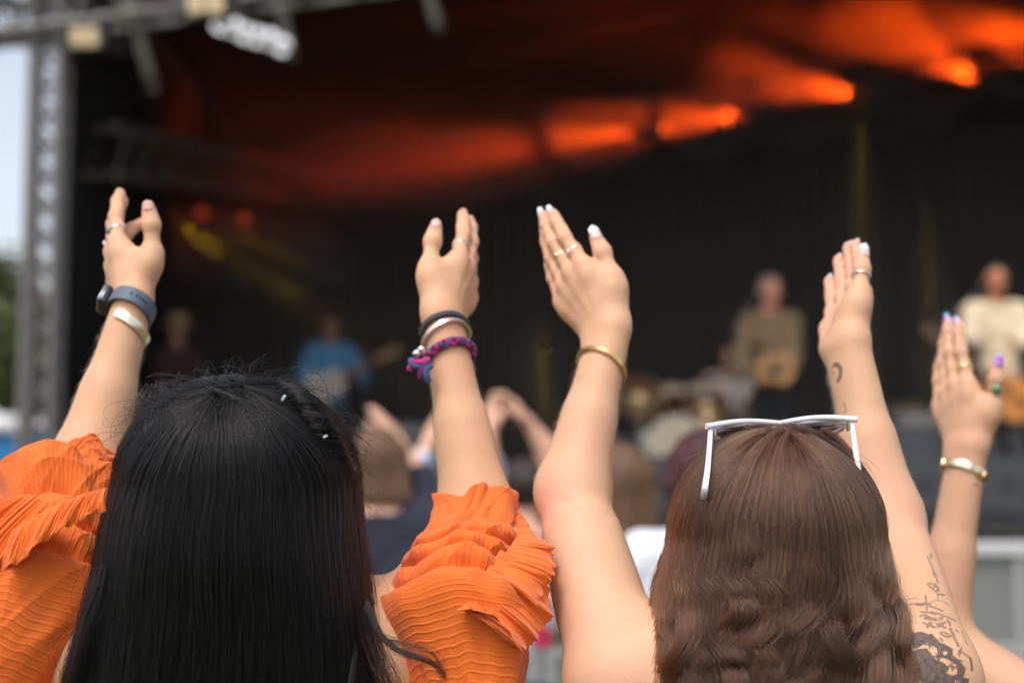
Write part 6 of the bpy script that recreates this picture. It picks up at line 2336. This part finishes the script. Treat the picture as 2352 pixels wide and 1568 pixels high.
MB().lathe([(0.17, 0), (0.18, 0.04), (0.17, 0.07), (0.02, 0.07), (0.02, -0.4), (0.2, -0.47), (0.2, -0.48), (0.015, -0.42), (0.015, -0.01)], (xd, dd_ + 0.05, ZR + 0.34), (0, 0, 1), 24).build("stool", HOUS, kit, True)
# gleaming hardware case by the right guitarist
for (qx, qy, d, lab) in ((2062, 945, 12.6, "round brass-coloured stage fitting at the right, left one of two"), (2098, 940, 12.7, "round brass-coloured stage fitting at the right, right one of two")):
    c = px(qx, qy, d)
    e = empty("cymbal", tuple(c))
    tag(e, lab, "cymbal", "spare cymbals")
    MB().lathe([(0.002, 0.03), (0.03, 0.02), (0.10, 0.0), (0.10, -0.004), (0.003, 0.024)], c, (0.1, -0.8, 0.6), 24).build("plate", BRASS, e, True)
    MB().tube([(c[0], c[1] + 0.02, ZD + 0.01), c], 0.011, 8).build("stand", CHROME, e, True)

# amplifiers and wedge monitors along the front of the stage
GRL = pbr("speaker_grille", (0.055, 0.06, 0.07), 0.7, noise=0.3, nscale=120, bump=0.3, bscale=200)
CAB = pbr("speaker_cabinet", (0.045, 0.048, 0.055), 0.6)


def wedge(label, x, y, w_=0.62):
    e = empty("stage_monitor", (x, y, ZD))
    tag(e, label, "monitor", "wedge monitors along the stage front")
    V = [(x - w_ / 2, y - 0.02, ZD + 0.005), (x + w_ / 2, y - 0.02, ZD + 0.005), (x + w_ / 2, y + 0.42, ZD + 0.005), (x - w_ / 2, y + 0.42, ZD + 0.005),
         (x - w_ / 2, y - 0.02, ZD + 0.36), (x + w_ / 2, y - 0.02, ZD + 0.36), (x + w_ / 2, y + 0.14, ZD + 0.38), (x - w_ / 2, y + 0.14, ZD + 0.38),
         (x + w_ / 2, y + 0.42, ZD + 0.09), (x - w_ / 2, y + 0.42, ZD + 0.09)]
    F = [(0, 3, 2, 1), (0, 1, 5, 4), (4, 5, 6, 7), (7, 6, 8, 9), (9, 8, 2, 3), (0, 4, 7, 9, 3), (1, 2, 8, 6, 5)]
    MB().add(V, F).build("cabinet", CAB, e)
    RMw = Matrix.Rotation(R(-46), 3, 'X')
    MB().box((x, y + 0.285, ZD + 0.245), (w_ - 0.06, 0.36, 0.012), RMw, 0.003).build("grille", GRL, e)
    for k in (-1, 1):
        MB().tube([(x + k * 0.12 - 0.05, y - 0.03, ZD + 0.2), (x + k * 0.12 - 0.05, y - 0.05, ZD + 0.2), (x + k * 0.12 + 0.05, y - 0.05, ZD + 0.2), (x + k * 0.12 + 0.05, y - 0.03, ZD + 0.2)], 0.008, 6).build("handle", HOUS, e)


for (qx, lab) in ((620, "wedge monitor below the man in the blue shirt"), (1010, "wedge monitor behind the braided-bracelet arm"), (1480, "wedge monitor left of the bass drum"), (1640, "wedge monitor below the singer"),
                  (2080, "wedge monitor right of the singer"), (2275, "wedge monitor below the guitarist in cream"), (2480, "wedge monitor at the right edge of the stage")):
    wedge(lab, px(qx, 1100, YF + 0.1)[0], YF + 0.1)
for (qx, w_, h_, d, lab) in ((2140, 0.62, 0.72, 10.6, "grey guitar amplifier behind the wedge monitors at the right"), (900, 0.6, 0.7, 12.5, "dark guitar amplifier behind the braided-bracelet arm"), (1420, 0.55, 0.6, 12.8, "dark guitar amplifier left of the drums")):
    x = px(qx, 1000, d)[0]
    e = empty("guitar_amplifier", (x, d, ZD))
    tag(e, lab, "amplifier", "amplifiers on stage")
    MB().box((x, d, ZD + h_ / 2 + 0.003), (w_, 0.32, h_), None, 0.02).build("cabinet", CAB, e)
    MB().box((x, d - 0.165, ZD + h_ * 0.42), (w_ * 0.9, 0.015, h_ * 0.68), None, 0.004).build("grille", GRL, e)
    MB().box((x, d - 0.165, ZD + h_ * 0.88), (w_ * 0.9, 0.012, h_ * 0.13), None, 0.003).build("control_panel", ALU, e)

# ------------------------------------------------------------------ crowd barrier
YBAR = 7.7
BARM = pbr("barrier_aluminium", (0.62, 0.61, 0.62), 0.45, 0.35, noise=0.06, nscale=10)
UPR = pbr("barrier_post", (0.36, 0.36, 0.36), 0.5, 0.3, noise=0.08)
SHEET = pbr("barrier_sheet", (0.25, 0.25, 0.24), 0.5, 0.5, noise=0.12, nscale=6)
for i, od in enumerate("leftmost second third fourth rightmost".split()):
    x = -0.35 + i * 1.02
    e = empty("crowd_barrier", (x, YBAR, 0))
    tag(e, "%s of the five grey aluminium crowd barrier panels before the stage" % od, "barrier", "crowd barrier row")
    MB().box((x, YBAR, 1.155), (1.0, 0.10, 0.075), None, 0.015).build("top_rail", BARM, e)
    MB().box((x, YBAR + 0.01, 0.60), (0.94, 0.012, 1.02), None, 0.002).build("sheet", SHEET, e)
    for k in (-0.47, 0.0, 0.47):
        MB().box((x + k, YBAR - 0.012, 0.58), (0.055, 0.035, 1.07), None, 0.006).build("upright", UPR, e)
    for zz_ in (0.10, 0.62):
        MB().box((x, YBAR - 0.014, zz_), (0.88, 0.030, 0.07), None, 0.005).build("cross_rail", UPR, e)
    MB().box((x, YBAR - 0.45, 0.02), (0.98, 0.95, 0.012), None, 0.002).build("foot_plate", SHEET, e)
    for k in (-0.4, 0.4):
        MB().tube([(x + k, YBAR + 0.03, 1.05), (x + k, YBAR + 0.75, 0.03)], 0.02, 8).build("strut", BARM, e, True)

# ------------------------------------------------------------------ crowd between the women and the barrier
CR = "crowd before the barrier"
NAVY = cloth("navy_jacket", (0.012, 0.014, 0.030))


def stripes(name, c1, c2, sc_, rot=0.0):
    m = pbr(name, c1, 0.9)
    t = m.node_tree
    tc = t.nodes.new("ShaderNodeTexCoord")
    wv = t.nodes.new("ShaderNodeTexWave"); wv.inputs['Scale'].default_value = sc_; wv.inputs['Distortion'].default_value = 1.5
    wv.bands_direction = 'Z'
    mx = t.nodes.new("ShaderNodeMix"); mx.data_type = 'RGBA'
    mx.inputs[6].default_value = (*c1, 1); mx.inputs[7].default_value = (*c2, 1)
    t.links.new(tc.outputs['Object'], wv.inputs['Vector']); t.links.new(wv.outputs['Fac'], mx.inputs[0]); t.links.new(mx.outputs[2], t.nodes["Principled BSDF"].inputs['Base Color'])
    return m


def printed(name):
    m = pbr(name, (0.2, 0.2, 0.3), 0.9)
    t = m.node_tree
    tc = t.nodes.new("ShaderNodeTexCoord")
    vo = t.nodes.new("ShaderNodeTexVoronoi"); vo.inputs['Scale'].default_value = 16
    rp = t.nodes.new("ShaderNodeValToRGB"); rp.color_ramp.interpolation = 'CONSTANT'
    cols = [(0.05, 0.06, 0.16), (0.55, 0.06, 0.28), (0.50, 0.48, 0.50), (0.10, 0.16, 0.10), (0.60, 0.02, 0.10), (0.16, 0.20, 0.38)]
    for i, c in enumerate(cols):
        el = rp.color_ramp.elements[i] if i < 2 else rp.color_ramp.elements.new(i / 6)
        el.position = i / 6; el.color = (*c, 1)
    t.links.new(tc.outputs['Object'], vo.inputs['Vector']); t.links.new(vo.outputs['Color'], rp.inputs[0]); t.links.new(rp.outputs[0], t.nodes["Principled BSDF"].inputs['Base Color'])
    return m


d1 = 4.7
q1 = px(868, 1070, d1)
figure("brown-haired person in navy jacket standing behind the black-haired woman", q1[0], d1, 0.0, 1.70, 1,
       [(q1 + A(-0.26, 0.05, -0.50), q1 + A(-0.16, 0.26, -0.46), RELAX, A(0, 0, 1)), (px(965, 1100, d1 + 0.12), px(912, 1012, d1 + 0.22), OPENH, A(-0.5, -0.8, 0))],
       SKC, NAVY, DENIM, HBR, CR, 0.95, 0.14, shirt_name="jacket")
d2 = 5.4
q2_ = px(1052, 1060, d2)
STR = stripes("blue_white_stripe", (0.16, 0.30, 0.58), (0.62, 0.66, 0.72), 4.5)
figure("person in blue and white striped shirt clapping overhead", q2_[0], d2, 0.0, 1.70, 1,
       [(px(958, 1090, d2 + 0.1), px(984, 1012, d2 + 0.2), OPENH, A(0.6, -0.8, 0)), (px(1120, 1080, d2 + 0.1), px(1098, 1005, d2 + 0.2), OPENH, A(-0.6, -0.8, 0))],
       SKC, STR, DKT, HDK, CR, 1.3, 0.0)
d3 = 4.9
q3_ = px(1205, 1100, d3)
PRT = printed("floral_print")
figure("person in colourful printed top with both hands raised between the women's arms", q3_[0], d3, 0.0, 1.60, 1,
       [(px(1120, 1075, d3 + 0.1), px(1124, 985, d3 + 0.15), RELAX, A(0.7, -0.7, 0)), (px(1262, 1040, d3 + 0.08), px(1212, 968, d3 + 0.05), RELAX, A(-0.3, -0.8, 0.4))],
       SKC, PRT, DENIM, HDK, CR, 0.35, 0.0, shirt_name="printed_top", shirt_len=0.36)
d4 = 4.1
q4 = px(1428, 1075, d4)
figure("long-haired woman in pale strap top left of the white T-shirt", q4[0], d4, 0.0, 1.63, 1,
       [(q4 + A(-0.22, 0.02, -0.52), q4 + A(-0.15, 0.2, -0.40), RELAX, A(0, 0, 1)), (q4 + A(0.22, 0.02, -0.52), q4 + A(0.15, 0.2, -0.40), RELAX, A(0, 0, 1))],
       SKC, cloth("dusty_pink_top", (0.45, 0.30, 0.27)), DKT, HBR, CR, 0.02, 0.30, shirt_name="strap_top", top_clip=-0.14)
d5 = 3.6
q5 = px(1618, 1090, d5)
TEE = cloth("white_tee", (0.66, 0.67, 0.74), noise=0.05)
figure("wine-red-haired person in white T-shirt behind the brown wavy hair", q5[0], d5, 0.0, 1.66, 1,
       [(q5 + A(-0.27, 0.02, -0.48), q5 + A(-0.2, 0.22, -0.40), RELAX, A(0, 0, 1)), (q5 + A(0.27, 0.02, -0.48), q5 + A(0.2, 0.22, -0.40), RELAX, A(0, 0, 1))],
       SKC, TEE, DENIM, HRD, CR, 0.6, 0.05, shirt_name="t_shirt")
print("T crowd", time.time() - T0)

# ------------------------------------------------------------------ far left: trees and a blue cabin
def tree(label, x, y, h, crown_r, seed, leafmat):
    rg = np.random.default_rng(seed)
    e = empty("tree", (x, y, 0))
    tag(e, label, "tree", "trees beyond the stage")
    tk = [A(x, y, 0), A(x + 0.1, y, h * 0.25), A(x - 0.1, y, h * 0.5), A(x + 0.05, y, h * 0.85)]
    mb = MB().tube(tk, [0.28, 0.22, 0.15, 0.04], 10)
    for k in range(9):
        a = rg.uniform(0, 6.28)
        z = h * rg.uniform(0.3, 0.75)
        mb.tube([A(x, y, z), A(x + math.cos(a) * crown_r * 0.4, y + math.sin(a) * crown_r * 0.4, z + h * 0.08), A(x + math.cos(a) * crown_r * 0.75, y + math.sin(a) * crown_r * 0.75, z + h * 0.14)], [0.09, 0.05, 0.02], 6)
    mb.build("trunk", pbr("bark", (0.06, 0.045, 0.03), 0.9, bump=0.6), e, True)
    n_ = 9000
    cl = rg.normal(0, 1, (60, 3)); cl /= np.linalg.norm(cl, axis=1)[:, None]
    cl *= rg.uniform(0.45, 1.0, (60, 1)) * A(crown_r, crown_r, h * 0.36)
    ci = rg.integers(0, 60, n_)
    c = A(x, y, h * 0.62) + cl[ci] + rg.normal(0, 0.42, (n_, 3)) * crown_r * 0.28
    u = rg.normal(0, 1, (n_, 3)); u /= np.linalg.norm(u, axis=1)[:, None]
    v = np.cross(u, rg.normal(0, 1, (n_, 3))); v /= np.linalg.norm(v, axis=1)[:, None]
    s_ = rg.uniform(0.09, 0.2, (n_, 1))
    V = np.stack([c + u * s_, c + v * s_ * 0.6, c - u * s_, c - v * s_ * 0.6], 1).reshape(-1, 3)
    Q = np.arange(n_ * 4).reshape(-1, 4)
    o = finish("crown", np_mesh("crown", V, Q), leafmat, e, False)
    o["kind"] = "stuff"


LEAF1 = pbr("leaves_olive", (0.085, 0.105, 0.035), 0.7, noise=0.4, nscale=0.8)
LEAF2 = pbr("leaves_green", (0.055, 0.085, 0.03), 0.7, noise=0.4, nscale=0.8)
tree("tall olive green tree at the far left edge", P(-40, 800, 34)[0], 34, 6.6, 2.3, 3, LEAF1)
tree("lower green tree beside the truss tower", P(62, 800, 38)[0], 38, 5.2, 1.9, 4, LEAF2)
tree("broad green tree behind the blue cabin", P(-130, 800, 42)[0], 42, 7.0, 3.2, 6, LEAF2)
CABB = pbr("cabin_blue_plastic", (0.005, 0.13, 0.36), 0.4, noise=0.06)
c = P(32, 1020, 24)
e = empty("portable_toilet", (c[0], 24, 0))
tag(e, "blue portable toilet cabin at the far left behind the truss tower", "cabin")
MB().box((c[0], 24, 1.12), (1.10, 1.10, 2.2), None, 0.03).build("wall", CABB, e)
MB().box((c[0], 23.43, 1.1), (0.70, 0.04, 1.9), None, 0.01).build("door", pbr("cabin_door", (0.01, 0.19, 0.46), 0.4), e)
MB().lathe([(0.80, 0), (0.78, 0.1), (0.5, 0.25), (0.05, 0.3)], (c[0], 24, 2.22), (0, 0, 1), 4).build("roof", pbr("cabin_roof", (0.6, 0.6, 0.6), 0.5), e)
c = P(-95, 1000, 25)
e = empty("white_tent", (c[0], 25, 0))
tag(e, "white pavilion tent left of the blue cabin", "tent")
mb = MB().box((c[0], 25, 1.1), (1.6, 1.6, 2.2), None, 0.02)
mb.build("wall", pbr("tent_white", (0.75, 0.75, 0.75), 0.8), e)
MB().lathe([(1.25, 0), (0.5, 0.5), (0.03, 1.0)], (c[0], 25, 2.22), (0, 0, 1), 4).build("roof", MATS["tent_white"], e)
print("T all", time.time() - T0)
